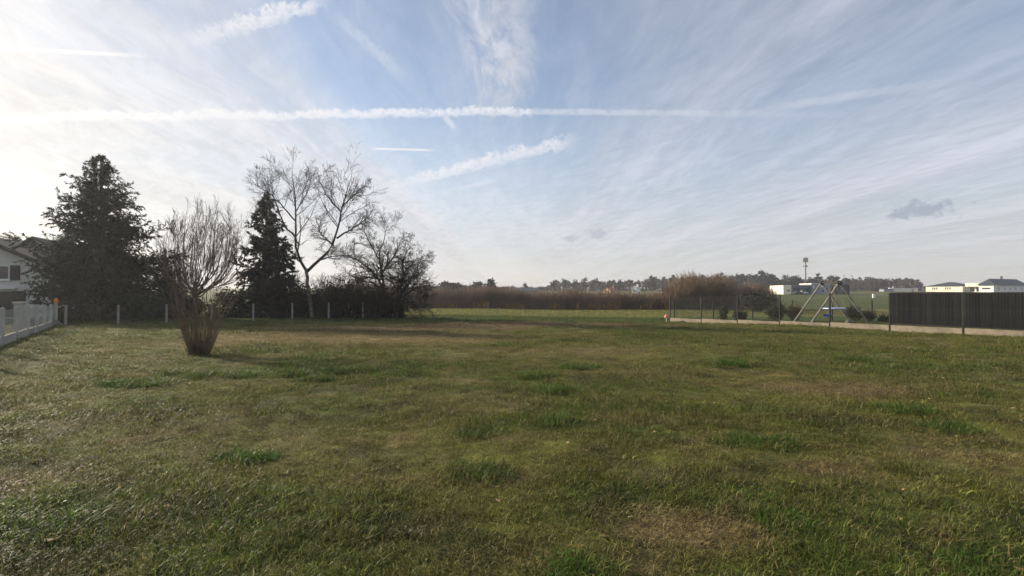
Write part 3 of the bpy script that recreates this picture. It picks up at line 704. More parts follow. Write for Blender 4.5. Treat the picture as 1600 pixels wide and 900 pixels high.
# ------------------------------------------------------------------ bare hedge and willows at the field edge
def twig_mass(px0, px1, Y, topf, n, r, rad=.02, depth=3.0):
    px_ = r.uniform(px0, px1, n); Yk = Y + r.uniform(0, depth, n) + .04 * (px_ - 800) * 0; x = X_at(px_, Yk); z = height(x, Yk)
    H = (EYE - (np.array([topf(q) for q in px_]) - HORIZON) / F * Yk - z) * r.uniform(.62, 1.05, n) * (.74 + .52 * fbm(x, Yk, .35, 4, 2.0))
    P = walk(np.stack([x, Yk, z - .1], 1), np.stack([r.normal(0, .30, n), r.normal(0, .2, n), np.ones(n)], 1), H * 1.03, 4, .10, .05, r)
    Rr = rad * r.uniform(.7, 1.4, n)[:, None] * np.linspace(1, .4, 4)[None]
    a = [tube_arrays(P, Rr, 3)]
    P1, R1, L1 = children(P, Rr, H, 3, .2, .95, .55, .2, .38, 3, .12, .1, .7, .5, rad * .45, r); a.append(ribbon_arrays(P1, R1, r))
    return join_arrays(a)
hr = np.random.default_rng(5)
topf = lambda q: np.interp(q, [560, 640, 680, 760, 820, 900, 960, 1010, 1060, 1200], [446, 447, 450, 449, 452, 452, 455, 455, 454, 457])
V, q = twig_mass(540, 1208, 72, topf, 11000, hr, .022, 3.5)
h = thing('bare_hedge', 'long overgrown brown leafless hedge along the far edge of the crop', 'hedge', (-8, 72, hz(-8, 72)))
obj('branches', mesh_np('branches', V - np.array(h.location), q), 'twig_hedge', h)['kind'] = 'stuff'
n = 900; P = []
for c in (685, 706, 742, 757, 800, 812, 868, 905, 928, 950, 954, 962, 1012, 1040, 1044):
    m = 26; px_ = c + hr.normal(0, 5, m); x = X_at(px_, 71.5); P.append(np.stack([x, 71.5 + hr.normal(0, .3, m), height(x, np.full(m, 71.5))], 1))
P = np.concatenate(P); V, q = leaves(P, 1.0, .07, hr, d=np.array([0, 0, 2.6]), spread=.5)
tag(obj('dry_reeds', mesh_np('dry_reeds', V, q), 'dry_reed'), 'tufts of tan dry reed grass along the hedge foot', 'reeds', kind='stuff')
def dome_shrub(name, label, cat, px_, ybase, ytop, wpx, m, r, nst=60, group=None, Y=None, rad=.02, per=(6, 4), leaf=None, nleaf=0, lsize=.1, parent_only=False):
    Y = Y or EYE * F / (ybase - HORIZON); x = X_at(px_, Y); z = hz(x, Y); H = Z_at(ytop, Y) - z; Wd = wpx * Y / F / 2
    t = thing(name, label, cat, (x, Y, z), group=group)
    a = r.uniform(0, 6.28, nst); e = np.sqrt(r.uniform(0, 1, nst)); tip = np.stack([Wd * e * np.cos(a), Wd * e * np.sin(a), H * (.45 + .55 * np.sqrt(1 - e * e * .9))], 1)
    S = np.stack([tip[:, 0] * .14, tip[:, 1] * .14, np.full(nst, -.05)], 1); L = np.linalg.norm(tip - S, axis=1) * .9
    d0 = unit(tip - S + np.array([0, 0, -.25]) * L[:, None]); P = walk(S, d0, L, 6, .07, .05, r); Rr = rad * r.uniform(.7, 1.3, nst)[:, None] * np.linspace(1, .35, 6)[None]
    arr = [tube_arrays(P, Rr, 4)]
    P1, R1, L1 = children(P, Rr, L, per[0], .3, 1, .5, .2, .36, 4, .10, .08, .6, .4, rad * .35, r); arr.append(tube_arrays(P1, R1, 3))
    if per[1]: P2, R2, L2 = children(P1, R1, L1, per[1], .2, 1, .5, .2, .55, 3, .10, .06, .6, .5, rad * .28, r); arr.append(ribbon_arrays(P2, R2, r))
    obj('stems', mesh_np('stems', *arr[0]), m, t); obj('twigs', mesh_np('twigs', *join_arrays(arr[1:])), m, t)
    if leaf:
        src = P1.reshape(-1, 3); obj('foliage', mesh_np('foliage', *leaves(src[r.integers(0, len(src), nleaf)] + r.normal(0, lsize * .8, (nleaf, 3)), lsize, lsize * .35, r)), leaf, t)
    return t
g = 'bare willow bushes at the end of the hedge'
dome_shrub('willow_bush', 'tall pale brown leafless willow bush at the end of the hedge', 'bush', 1078, 484, 427, 74, 'twig_willow', hr, 130, g, 72, .035, (9, 6))
dome_shrub('willow_bush', 'pale brown leafless willow bush right of the tallest one', 'bush', 1122, 484, 430, 70, 'twig_willow', hr, 120, g, 73, .035, (9, 6))
dome_shrub('willow_bush', 'darker brown bush at the right end behind the wire fence', 'bush', 1178, 484, 442, 64, 'twig_hedge', hr, 130, g, 74, .035, (9, 5))
dome_shrub('willow_bush', 'low bare bush between the willows and the hedge end', 'bush', 1050, 484, 447, 46, 'twig_hedge', hr, 80, g, 71.5, .03, (8, 5))
dome_shrub('evergreen_bush', 'dark rounded evergreen bush under the brown willows', 'bush', 1182, 488, 458, 60, 'twig_brown', hr, 60, None, 62, .03, (6, 3), 'hedge_leaf', 5000, .2)
g = 'shrubs in the neighbouring garden'
for px_, yb, yt, w, m, lf, nl, lb in ((1130, 500, 480, 12, 'twig_brown', 'shrub_leaf', 700, 'narrow green shrub inside the wire fence, leftmost of the garden'), (1156, 501, 485, 18, 'twig_brown', 'hedge_leaf', 1200, 'small round dark shrub inside the wire fence'),
        (1212, 502, 472, 26, 'twig_brown', 'shrub_leaf', 2200, 'bushy green shrub left of the wooden swing'), (1240, 502, 474, 22, 'bush_stem', 'shrub_tan', 1000, 'tan shrub behind the left leg of the swing'),
        (1334, 503, 478, 30, 'twig_brown', 'hedge_leaf', 1300, 'dark twiggy shrub behind the right legs of the swing'), (1357, 504, 485, 20, 'twig_brown', 'shrub_leaf', 600, 'thin low shrub behind the far right swing foot'), (1381, 505, 492, 18, 'twig_brown', 'hedge_leaf', 700, 'low dark shrub at the edge of the black slatted fence')):
    dome_shrub('garden_shrub', lb, 'shrub', px_, yb, yt, w, m, hr, 34, g, 35.2, .012, (6, 4), lf, nl, .10)
# ------------------------------------------------------------------ the bare multi-stem bush standing in the plot
br = np.random.default_rng(9)
YB = 14.3; xb = X_at(312, YB); zb = hz(xb, YB)
t = thing('bare_bush', 'leafless many-stemmed bush standing alone in the grass', 'bush', (xb, YB, zb))
n = 78; a = br.uniform(0, 6.28, n); d = .22 * np.sqrt(br.random(n)); S = np.stack([d * np.cos(a), d * np.sin(a), np.full(n, -.06)], 1)
out = .36 * np.sqrt(br.random(n)); D0 = np.stack([np.cos(a) * out, np.sin(a) * out, np.ones(n)], 1); L = .9 + 2.0 * br.random(n) ** 1.4
P = walk(S, D0, L, 9, .045, .02, br); Rr = .0105 * br.uniform(.6, 1.45, n)[:, None] * np.linspace(1, .3, 9)[None]
obj('stems', mesh_np('stems', *tube_arrays(P, Rr, 5)), 'bush_stem', t)
P1, R1, L1 = children(P, Rr, L, 4, .2, .95, .42, .15, .26, 5, .08, .06, .6, .4, .0035, br); P2, R2, L2 = children(P1, R1, L1, 2, .2, 1, .5, .2, .5, 4, .1, .05, .7, .5, .0025, br)
obj('twigs', mesh_np('twigs', *join_arrays([tube_arrays(P1, R1, 3), tube_arrays(P2, R2, 3)])), 'bush_stem', t)
n = 190; a = br.uniform(0, 6.28, n); d = .25 * np.sqrt(br.random(n)); S = np.stack([d * np.cos(a), d * np.sin(a), np.full(n, -.03)], 1); L = br.uniform(.2, .75, n)
P = walk(S, np.stack([np.cos(a) * .32, np.sin(a) * .32, np.ones(n)], 1), L, 4, .10, 0, br)
obj('shoots', mesh_np('shoots', *tube_arrays(P, .006 * np.ones((n, 1)) * np.linspace(1, .4, 4)[None], 3)), 'bush_stem', t)

# ------------------------------------------------------------------ trees behind the left boundary
tr_ = np.random.default_rng(31)
def conifer(label, px_, Y, ytop, halfpx, m, nb, r, lean=0.0, skirt=.05, power=.8):
    x = X_at(px_, Y); z0 = hz(x, Y); H = Z_at(ytop, Y) - z0; Wd = halfpx * Y / F
    t = thing('conifer_tree', label, 'tree', (x, Y, z0))
    tp = smooth_line([(0, 0, -.2), (lean * .4, 0, H * .5), (lean, 0, H)], 14); obj('trunk', mesh_np('trunk', *tube_arrays(tp[None], np.linspace(.30, .02, 14)[None] * H / 11, 8)), 'bark', t)
    nw = nb // 9; zz = np.clip(skirt + (1 - skirt) * (np.repeat(np.arange(nw + 1), 9)[:nb] / nw) ** .92 + r.normal(0, .010, nb), 0, .992); a = r.uniform(0, 6.28, nb)
    L = Wd * ((1 - zz) ** power + .012) * (r.uniform(.50, 1.0, nb) + .25 * (r.random(nb) < .18)) * (1 - .22 * sst(.14 - zz, 0, .14)); 
    S = np.stack([np.interp(zz * H, tp[:, 2], tp[:, 0]), np.zeros(nb), zz * H], 1)
    el = np.interp(zz, [0, .3, .7, 1], [-.22, -.02, .16, .30]); D0 = np.stack([np.cos(a), np.sin(a), el], 1)
    P = walk(S, D0, L, 8, .05, np.interp(zz, [0, .5, 1], [.03, .035, .02]), r)
    Rr = np.maximum(.045 * (L / Wd)[:, None], .008) * np.linspace(1, .2, 8)[None]
    arr = [tube_arrays(P, Rr, 4)]
    per = np.clip(L * 6.5, 7, 32).astype(int); P1, R1, L1 = children(P, Rr, np.maximum(L, .3), per, .12, 1.0, .85, .22, .27, 4, .07, -.06, .5, .4, .004, r); arr.append(ribbon_arrays(P1, R1, r))
    bo = obj('branches', mesh_np('branches', *join_arrays(arr)), 'bark', t)
    i = r.choice(len(P1), int(nb * 400), p=L1 / L1.sum()); u = r.uniform(.05, 1, len(i)) * 3; j = np.minimum(u.astype(int), 2); f = (u - j)[:, None]
    Q = P1[i, j] * (1 - f) + P1[i, j + 1] * f; Dq = unit(P1[i, j + 1] - P1[i, j]) * 1.2 + np.array([0, 0, -.45])
    F1 = leaves(Q, .20, .026, r, d=Dq, spread=.5)
    i = r.choice(nb, nb * 34, p=L / L.sum()); u = r.uniform(.25, 1, len(i)) * 7; j = np.minimum(u.astype(int), 6); f = (u - j)[:, None]; Q = P[i, j] * (1 - f) + P[i, j + 1] * f
    F2 = leaves(Q, .20, .028, r, d=unit(P[i, j + 1] - P[i, j]), spread=.6)
    obj('crown', mesh_np('crown', *join_arrays([F1, F2])), m, t)
    return t
conifer('large dark spreading conifer beside the white house', 162, 34.5, 243, 124, 'needles', 330, tr_, -.3, .045, .74)
conifer('narrower dark conifer between the two tall bare trees', 414, 38, 303, 72, 'needles_blue', 200, tr_, .1, .06, .80)

def limbs_tree(name, label, limbs, Y, m_trunk, m_twig, r, levels, base, trunk_r, group=None):
    """main limbs traced as 3-D polylines (pixel x, pixel y, depth offset), then grown procedurally"""
    bx_, by_ = X_at(base[0], Y), Y; bz = hz(bx_, by_); t = thing(name, label, 'tree', (bx_, by_, bz), group=group)
    o = np.array([bx_, by_, bz]); A, big = [], []
    Pm, Rm, Lm = [], [], []
    for pts, r0, r1 in limbs:
        w = np.array([(X_at(a, Y + dd), Y + dd, Z_at(b_, Y + dd)) for a, b_, dd in pts]) - o
        if pts[0][1] > 490: w[0, 2] = -.15
        p = smooth_line(w, 12); p[1:] += r.normal(0, .03, (11, 3)); Pm.append(p); Rm.append(np.linspace(r0, r1, 12)); Lm.append(np.linalg.norm(np.diff(p, axis=0), axis=1).sum())
    Pm, Rm, Lm = np.array(Pm), np.array(Rm), np.array(Lm)
    obj('trunk', mesh_np('trunk', *tube_arrays(Pm[:1], Rm[:1], 8), smooth=True), m_trunk, t)
    arr = [tube_arrays(Pm[1:], Rm[1:], 6)]; P, Rr, L = Pm[1:], Rm[1:], Lm[1:]
    tw = []
    for k, (per, t0, ang, ratio, wander, up, n_) in enumerate(levels):
        P, Rr, L = children(P, Rr, L, per, t0, 1.0, ang, .2, ratio, n_, wander, up, .55, .35, .0075, r); (arr if k == 0 else tw).append(ribbon_arrays(P, Rr, r) if k == 2 else tube_arrays(P, Rr, 4 if k == 0 else 3))
    obj('limbs', mesh_np('limbs', *join_arrays(arr), smooth=True), m_twig, t); obj('crown', mesh_np('crown', *join_arrays(tw)), m_twig, t)
    return t
limbs_tree('walnut_tree', 'tall open leafless tree forking into two stems, its slim trunk coloured pale as if sunlit', [
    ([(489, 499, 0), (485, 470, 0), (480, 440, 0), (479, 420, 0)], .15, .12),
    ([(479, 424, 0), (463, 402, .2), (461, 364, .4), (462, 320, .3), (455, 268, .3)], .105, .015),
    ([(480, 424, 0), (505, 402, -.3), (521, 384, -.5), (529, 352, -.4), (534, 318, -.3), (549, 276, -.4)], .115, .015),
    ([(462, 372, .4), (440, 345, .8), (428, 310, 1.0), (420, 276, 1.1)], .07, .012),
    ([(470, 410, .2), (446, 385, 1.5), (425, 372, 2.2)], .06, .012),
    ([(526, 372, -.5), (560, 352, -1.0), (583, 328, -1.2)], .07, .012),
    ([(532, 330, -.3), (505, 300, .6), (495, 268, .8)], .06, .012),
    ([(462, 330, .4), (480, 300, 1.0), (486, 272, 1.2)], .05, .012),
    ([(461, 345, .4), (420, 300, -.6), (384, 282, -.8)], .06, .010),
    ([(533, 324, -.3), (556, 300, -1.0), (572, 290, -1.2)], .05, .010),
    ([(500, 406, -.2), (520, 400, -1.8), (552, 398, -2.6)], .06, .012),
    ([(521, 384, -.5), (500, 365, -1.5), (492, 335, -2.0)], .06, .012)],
    37.0, 'bark_sunlit', 'bark', tr_, [(14, .12, .80, .40, .12, .06, 6), (8, .12, .70, .55, .13, .05, 5), (5, .2, .65, .55, .13, .03, 4)], (489, 499), .15)
limbs_tree('fruit_tree', 'old leafless fruit tree with crooked dark limbs, right of the tall forked one', [
    ([(606, 498, 0), (603, 480, 0), (601, 462, 0)], .20, .16),
    ([(601, 464, 0), (592, 435, 0), (570, 412, 0), (542, 398, 0), (525, 398, 0)], .12, .015),
    ([(602, 464, 0), (598, 430, .3), (590, 400, .4), (600, 372, .5), (606, 352, .5)], .11, .012),
    ([(600, 455, 0), (580, 440, -1), (556, 440, -1.5)], .08, .012), ([(592, 405, .4), (575, 375, .8), (565, 352, .8)], .06, .010),
    ([(598, 425, .3), (616, 400, -.4), (628, 372, -.6)], .08, .010), ([(585, 424, 0), (560, 425, 1.5), (535, 440, 2)], .06, .010)],
    38.5, 'bark', 'bark', tr_, [(16, .10, .85, .42, .16, .03, 6), (12, .10, .75, .52, .16, .01, 5), (6, .15, .65, .50, .15, .0, 4)], (606, 498), .2)
limbs_tree('fruit_tree', 'dense dark twiggy fruit tree at the right end of the tree row', [
    ([(618, 498, 0), (621, 480, 0), (626, 460, 0)], .20, .16),
    ([(626, 462, 0), (630, 430, 0), (628, 405, 0), (640, 388, 0)], .11, .012), ([(626, 462, 0), (644, 435, .3), (655, 415, .3), (660, 400, .2)], .10, .012),
    ([(625, 465, 0), (645, 452, -.4), (662, 445, -.6), (670, 462, -.8)], .09, .010), ([(625, 462, 0), (612, 440, -1), (605, 415, -1.2)], .08, .010),
    ([(628, 455, 0), (640, 440, 1.2), (648, 420, 1.8)], .08, .010), ([(622, 470, 0), (645, 475, -1), (662, 482, -1.4)], .06, .010)],
    38.0, 'bark', 'bark', tr_, [(18, .10, .85, .46, .18, .0, 6), (13, .1, .75, .55, .18, -.03, 5), (6, .15, .7, .55, .16, -.05, 4)], (618, 498), .2)
PL = []
for k in range(26):
    az = k * 2.4; e = math.sqrt((k + .5) / 26); dx_, dd = 74 * e * math.cos(az), 2.6 * e * math.sin(az); tp_ = 452 - 118 * math.sqrt(1 - .62 * e * e) + tr_.uniform(-4, 8)
    PL.append(([(306, 470 - tr_.uniform(0, 22), 0), (310 + dx_ * .7, 446 - 14 * (1 - e), dd * .6), (316 + dx_ * .97, 412, dd * .95), (320 + dx_, tp_, dd)], .05, .010))
limbs_tree('pollard_tree', 'round-headed leafless tree with many upright shoots behind the bush', [([(306, 498, 0), (305, 470, 0), (305, 440, 0)], .22, .16)] + PL,
    36.5, 'bark', 'twig_brown', tr_, [(11, .18, .46, .36, .06, .12, 6), (6, .12, .42, .50, .06, .12, 5), (3, .2, .45, .5, .08, .08, 4)], (306, 498), .22)

# evergreen hedge plants and drooping shrubs behind the boundary posts
g = 'dark evergreen shrubs behind the boundary fence'
hs = [(262, 440, 60), (292, 462, 44), (352, 452, 50), (392, 446, 60), (432, 440, 64), (474, 448, 54), (508, 442, 58), (545, 440, 60), (580, 446, 56), (612, 462, 40)]
HL = ['dark evergreen shrub under the large conifer, right side', 'low dark evergreen shrub right beside the pollard trunk', 'dark evergreen shrub behind the pollard tree, right of its trunk', 'dark evergreen shrub below the narrower conifer',
      'dark evergreen shrub left of the pale trunk, below the conifer edge', 'dark evergreen shrub straight behind the pale slim trunk', 'dark evergreen shrub just right of the pale slim trunk', 'dark evergreen shrub left of the old fruit tree limbs', 'dark evergreen shrub beneath the old fruit tree',
      'low dark shrub at the feet of the two fruit trees']
for (px_, yt, w), lb in zip(hs, HL):
    Y = 38.6 + tr_.uniform(-.4, .8) + (0 if px_ > 240 else 2.0); x = X_at(px_, Y); z = hz(x, Y); H = Z_at(yt, Y) - z; Wd = w * Y / F / 2
    t = thing('evergreen_shrub', lb, 'shrub', (x, Y, z), group=g)
    nc = 46; a = tr_.uniform(0, 6.28, nc); e = np.sqrt(tr_.random(nc)); C = np.stack([Wd * e * np.cos(a), .7 * Wd * e * np.sin(a), H * tr_.uniform(.05, 1, nc) * np.sqrt(1 - .75 * e * e)], 1)
    nl = 3400; i = tr_.integers(0, nc, nl); Q = C[i] + tr_.normal(0, .2, (nl, 3)); Q[:, 2] = np.maximum(Q[:, 2], .03)
    obj('foliage', mesh_np('foliage', *leaves(Q, .17, .06, tr_)), 'hedge_leaf', t)
    sp = walk(np.zeros((7, 3)) + tr_.normal(0, .08, (7, 3)) * [1, 1, 0], np.stack([tr_.normal(0, .4, 7), tr_.normal(0, .4, 7), np.ones(7)], 1), np.full(7, H * .8), 5, .1, .05, tr_)
    obj('stems', mesh_np('stems', *tube_arrays(sp, .03 * np.ones((7, 1)) * np.linspace(1, .4, 5)[None], 4)), 'bark', t)
for px_, yt, w, lb in ((440, 420, 105, 'drooping tangle of bare twigs left of the pale trunk'), (520, 428, 90, 'tangled bare shrub right of the pale trunk'), (272, 395, 60, 'bare twiggy shrub between large conifer and pollard tree'), (585, 430, 96, 'tangled bare shrub under the old fruit tree')):
    dome_shrub('bare_shrub', lb, 'shrub', px_, 498, yt, w, 'bark', tr_, 64, 'bare shrubs behind the boundary fence', 36.9, .018, (8, 5))

# ------------------------------------------------------------------ fences
def post_box(w, d, h, cap=0.0):
    b = MB().box(-w, w, -d, d, -.25, h)
    if cap: b.add([(-w, -d, h + .001), (w, -d, h + .001), (w, d, h + .001), (-w, d, h + .001), (0, 0, h + cap)], [(0, 1, 4), (1, 2, 4), (2, 3, 4), (3, 0, 4)])
    return b
def wires(L, z0, z1, dxx, dzz, rw):
    b = MB()
    for k in range(1, int(L / dxx)): b.box(k * dxx - rw, k * dxx + rw, -rw, rw, z0, z1)
    for k in range(int((z1 - z0) / dzz) + 1): b.box(.03, L - .03, -rw * 2.1, -rw * 1.05, z0 + k * dzz - rw, z0 + k * dzz + rw)
    return b
def run(A, S, k): return (A[0] + S[0] * k, A[1] + S[1] * k)
# left boundary: white concrete posts, plinth boards and grey netting
A, S = (-16.62, 16.7), (-1.665, 2.2)
ln = math.hypot(*S); rz = math.atan2(S[1], S[0])
o0 = (*A, hz(*A)); f = thing('concrete_fence', 'fence of pale concrete posts with plinth boards and wire netting by the house', 'fence', o0, rz)
pm = post_box(.062, .062, 1.22, .05).mesh('post'); wm = wires(ln, .34, 1.15, .075, .10, .0022).mesh('wire_netting'); bm_ = MB().box(.07, ln - .07, -.022, .022, -.15, .30).mesh('plinth_board', .006)
for k in range(-3, 7):
    x, y = run(A, S, k); dzk = hz(x, y) - o0[2]; obj('post', pm, 'concrete_white', f, (ln * k, 0, dzk))
    if k < 6:
        dzn = hz(*run(A, S, k + .5)) - o0[2]; obj('plinth_board', bm_, 'concrete_white', f, (ln * k, 0, dzn)); obj('wire_netting', wm, 'wire_grey', f, (ln * k, 0, dzn))
cx, cy = run(A, S, 6); cz = hz(cx, cy)
t = thing('orange_cap', 'small orange plastic cap on the corner post of the pale fence', 'cap', (cx, cy, cz + 1.275))
obj('cap', MB().bar((0, 0, 0), (0, 0, .20), .12, .09, 8).bar((0, 0, .20), (0, 0, .27), .09, .03, 8).mesh('cap'), 'orange_plastic', t)
# back boundary: thin concrete posts with netting in front of the trees
A2, S2 = (-23.06, 30.0), (2.047, 1.167); ln2 = math.hypot(*S2); rz2 = math.atan2(S2[1], S2[0])
o0 = (*A2, hz(*A2)); f = thing('back_fence', 'line of thin grey concrete posts with netting in front of the dark trees', 'fence', o0, rz2)
pm = post_box(.055, .055, 1.12, .04).mesh('post'); wm = wires(ln2, .08, 1.05, .10, .12, .0018).mesh('wire_netting')
for k in range(-1, 8):
    x, y = run(A2, S2, k); dzk = hz(x, y) - o0[2]; obj('post', pm, 'concrete', f, (ln2 * k, 0, dzk))
    if k < 7: obj('wire_netting', wm, 'wire', f, (ln2 * k, 0, dzk))
obj('brace', MB().bar((-ln2 * 1.55, 0, 1.02), (-ln2 * 1.02, 0, -.05), .05, sides=4).mesh('brace'), 'concrete', f)
# right boundary: black posts, wire panels, then slatted panels, on concrete plinth boards
A3, S3 = (19.3, 21.9), (-1.335, 2.45); ln3 = math.hypot(*S3); rz3 = math.atan2(S3[1], S3[0])
o0 = (*A3, hz(*A3)); f = thing('black_fence', 'black metal boundary fence, slatted screen near and open wire panels beyond', 'fence', o0, rz3)
pm = post_box(.035, .035, 1.80).mesh('post', .006); pl = MB().box(.04, ln3 - .04, -.03, .03, -.18, .24).mesh('plinth_board', .006)
wm = wires(ln3, .27, 1.76, .055, .20, .0026).mesh('wire_panel')
fm = MB().box(.045, ln3 - .045, -.012, .012, .27, .31).box(.045, ln3 - .045, -.012, .012, 1.735, 1.775).box(.045, ln3 - .045, .014, .024, 1.0, 1.03).mesh('frame')
NS = 26; pitch = (ln3 - .11) / NS; smesh = MB().box(-pitch * .465, pitch * .465, -.010, .008, .312, 1.733).mesh('slat', .003)
for k in range(-3, 7):
    x, y = run(A3, S3, k); dzk = hz(x, y) - o0[2]; obj('post', pm, 'black_metal', f, (ln3 * k, 0, dzk))
    if k == 6: break
    dzn = min(dzk, hz(*run(A3, S3, k + 1)) - o0[2]) + .04; obj('plinth_board', pl, 'concrete_warm', f, (ln3 * k, 0, dzn))
    if k >= 1: obj('wire_panel', wm, 'wire', f, (ln3 * k, 0, dzn))
    else:
        sp = obj('slat_panel', fm, 'black_metal', f, (ln3 * k, 0, dzn + (.0 if k else .02)))
        for j in range(NS):
            s_ = obj('slat', smesh, 'slat_metal', sp, (.055 + pitch * (j + .5), tr_.uniform(-.002, .002), 0)); s_.rotation_euler = (0, 0, tr_.normal(0, .035))
# rear fence of the neighbouring garden
A4, S4 = (run(A3, S3, 6)[0] + .5, run(A3, S3, 6)[1] + .6), (2.8, -.10); ln4 = math.hypot(*S4); rz4 = math.atan2(S4[1], S4[0])
o0 = (*A4, hz(*A4)); f = thing('garden_fence', 'thin black wire fence at the back of the neighbouring garden', 'fence', o0, rz4)
pm = post_box(.032, .032, 1.55).mesh('post'); wm = wires(ln4, .1, 1.5, .08, .22, .002).mesh('wire_panel')
for k in range(0, 10):
    x, y = run(A4, S4, k); dzk = hz(x, y) - o0[2]; obj('post', pm, 'black_metal', f, (ln4 * k, 0, dzk))
    if k < 9: obj('wire_panel', wm, 'wire', f, (ln4 * k, 0, dzk))
# survey marker
Y = 36.0; x = X_at(1041, Y); t = thing('survey_marker', 'small stake with a pink top near the corner of the black fence', 'marker', (x, Y, hz(x, Y)))
part('stake', MB().bar((0, 0, -.1), (0, 0, .32), .025, sides=6), 'white_paint', t); part('marker_cap', MB().bar((0, 0, .30), (0, 0, .42), .12, .13, 10).bar((0, 0, .42), (0, 0, .50), .13, .05, 10), 'pink_plastic', t)

# ------------------------------------------------------------------ wooden swing in the neighbouring garden
def swp(px_, py_, Y): return (X_at(px_, Y), Y, Z_at(py_, Y))
ya, yb = 33.0, 31.2; c = (X_at(1297, 32), 32.0); cz = hz(*c); t = thing('wooden_swing', 'wooden A-frame garden swing with round timber legs behind the wire fence', 'swing', (*c, cz))
L0 = Vector((*c, cz)); loc = lambda q: Vector(q) - L0
a1, a2 = loc(swp(1284, 441.5, ya)), loc(swp(1311, 441.5, yb))
d_ = (a2 - a1).normalized()
for ap, Yk, fl, frt in ((a1, ya, 1237, 1330), (a2, yb, 1264, 1359)):
    for px_ in (fl, frt):
        x = X_at(px_, Yk); ft = loc((x, Yk, hz(x, Yk) - .1)); u = (ap - ft).normalized(); part('leg', MB().bar(ft, ap + u * .12, .058, .05, 10), 'wood_grey', t)
part('beam', MB().bar(a1 - d_ * .22, a2 + d_ * .25, .062, sides=10), 'bark', t)
for ap in (a1, a2): part('bracket', MB().box(-.11, .11, -.09, .09, -.12, .10), 'black_metal', t).location = ap
# hung from the beam: a child seat and a flat board
def hang(name, label, cat, s, zt, build):
    p = a1.lerp(a2, s); h = thing(name, label, cat, (L0.x + p.x, L0.y + p.y, L0.z + zt), math.atan2(d_.y, d_.x)); build(h, p.z - zt); return h
def seat(h, top):
    part('seat', MB().box(-.22, .22, -.15, .15, 0, .05).box(-.22, .22, .13, .17, .05, .24).box(-.24, -.20, -.15, .15, .05, .16).box(.20, .24, -.15, .15, .05, .16), 'blue_plastic', h, .012)
    for s in (-.2, .2): part('rope', MB().bar((s, 0, .05), (s, 0, top), .012, sides=5), 'rope', h)
hang('swing_seat', 'dark blue plastic child seat hanging low from the wooden swing', 'swing seat', .34, .42, seat)
def board(h, top):
    b = MB()
    for k in range(24):
        a0, a1_ = k * math.pi / 12, (k + 1) * math.pi / 12; b.bar((.60 * math.cos(a0), .60 * math.sin(a0), 0), (.60 * math.cos(a1_), .60 * math.sin(a1_), 0), .045, sides=6)
    part('rim', b, 'pale_blue_plastic', h)
    part('mat', MB().add([(.58 * math.cos(k * math.pi / 12), .58 * math.sin(k * math.pi / 12), z) for z in (-.02, .015) for k in range(24)], [tuple(range(24))[::-1], tuple(range(24, 48))] + [(k, (k + 1) % 24, 24 + (k + 1) % 24, 24 + k) for k in range(24)]), 'blue_plastic', h)
    for a in (.8, 2.35, 3.93, 5.5): part('rope', MB().bar((.6 * math.cos(a), .6 * math.sin(a), 0), (.14 * math.cos(a), 0, top), .011, sides=5), 'rope', h)
hang('nest_swing', 'pale blue round nest swing seen edge-on under the wooden beam', 'swing seat', .72, .98, board)
for px_, s, lb in ((1326, .17, 'pale stone lying at the foot of the swing, nearer the leg'), (1333.5, .13, 'smaller pale stone just right of the other by the swing')):
    x = X_at(px_, 31.6); z = hz(x, 31.6); me = bpy.data.meshes.new('stone')
    import bmesh
    bm = bmesh.new(); bmesh.ops.create_icosphere(bm, subdivisions=2, radius=s)
    for v in bm.verts: v.co = Vector((v.co.x * 1.3, v.co.y, v.co.z * .8)) * (1 + .25 * (vnoise(np.array([v.co.x * 9 + px_]), np.array([v.co.y * 9 + v.co.z * 5]))[0] - .5))
    bm.to_mesh(me); bm.free(); tag(obj('stone', me, 'stone', None, (x, 31.6, z + s * .5)), lb, 'stone', 'stones by the swing')

# ------------------------------------------------------------------ house at the left edge
hx, hy = -33.9, 37.2; hzz = hz(hx, hy)
h = thing('white_house', 'two-storey white rendered house with tiled gables behind the pale fence', 'house', (hx, hy, hzz), R(20))
WZ = 3.95
def gable_wall(x0, x1, y0, y1, z1, zr): return MB().prism([(x0, -.3), (x1, -.3), (x1, z1), ((x0 + x1) / 2, zr), (x0, z1)], y0, y1)
part('wall', gable_wall(-7.6, 0, 0, 5.9, WZ, WZ + 1.9), 'render_white', h)
part('roof', gable(-7.6, 0, 0, 5.9, WZ, WZ + 1.9, .55, .16), 'roof_tile', h)
part('fascia', MB().prism([(.57, WZ - .40), (-3.8, WZ + 1.72), (-8.17, WZ - .40), (-8.17, WZ - .18), (-3.8, WZ + 1.90), (.57, WZ - .18)], -.60, -.56), 'shutter', h)
part('rear_wall', gable_wall(-6.6, .3, 6.0, 14, WZ + .1, WZ + 2.35), 'render_white', h)
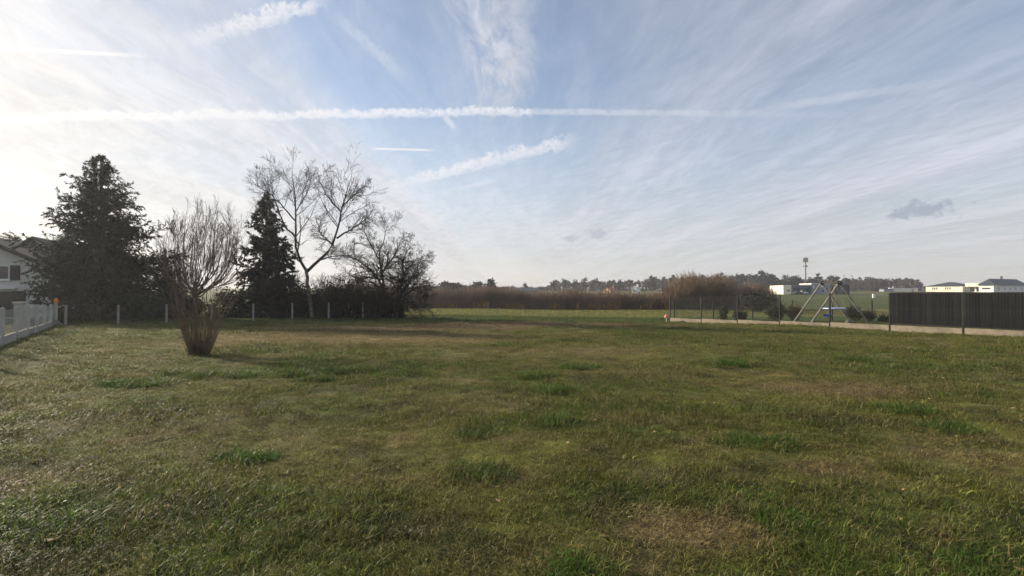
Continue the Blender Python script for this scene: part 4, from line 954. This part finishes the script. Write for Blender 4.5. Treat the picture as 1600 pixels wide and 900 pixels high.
rr_ = part('rear_roof', gable(-6.6, .3, 6.0, 14, WZ + .1, WZ + 2.35, .5, .16), 'roof_tile', h)
def shuttered(x0, x1, z0, z1, sh):
    w = window(h, x0, x1, z0, z1, 0, 'white_paint', 'glass_dark', .05, .07)
    part('shutter', MB().box(sh[0], sh[1], -.09, -.03, z0 - .02, z1 + .02), 'shutter', w, .01)
    part('sill', MB().box(x0 - .08, x1 + .08, -.16, .02, z0 - .08, z0 - .002), 'white_paint', w)
shuttered(-2.75, -2.03, 2.80, 3.82, (-2.0, -1.45)); shuttered(-4.6, -3.6, 2.80, 3.82, (-3.55, -3.0))
w = window(h, -3.3, -1.85, .15, 1.95, 0, 'shutter', 'glass_dark', .05, .08); part('shutter', MB().box(-1.84, -1.10, -.09, -.03, .1, 2.0), 'shutter', w, .01)
part('ledge', MB().box(-6.0, -1.6, -.35, -.002, 2.14, 2.24), 'white_paint', h)
part('gutter', MB().bar((.60, -.55, WZ - .36), (.60, 6.3, WZ - .36), .06, sides=8), 'white_paint', h)
part('downpipe', MB().bar((.07, -.07, -.1), (.07, -.07, WZ - .15), .045, sides=8), 'white_paint', h)
# pale gate pillar in that garden
Y = 23.0; x = X_at(31.5, Y); t = thing('gate_post', 'thick square white gate post behind the pale concrete fence', 'gate post', (x, Y, hz(x, Y)), R(20))
part('shaft', MB().box(-.16, .16, -.16, .16, -.2, 1.34), 'concrete_white', t, .01); part('cap', MB().box(-.20, .20, -.20, .20, 1.342, 1.42), 'concrete_white', t, .015)

# ------------------------------------------------------------------ winter haze
hb = MB().box(-900, 900, -120, 700, -6, 34).mesh('haze')
hm = bpy.data.materials.new('haze_air'); hm.use_nodes = True; ht = hm.node_tree; ht.nodes.clear()
pv = ht.nodes.new('ShaderNodeVolumePrincipled'); pv.inputs['Color'].default_value = (.92, .94, 1.0, 1); pv.inputs['Density'].default_value = .00040; pv.inputs['Anisotropy'].default_value = .45
ht.links.new(pv.outputs[0], ht.nodes.new('ShaderNodeOutputMaterial').inputs['Volume'])
tag(obj('haze', hb, hm), 'thin pale winter haze over the fields', kind='stuff')
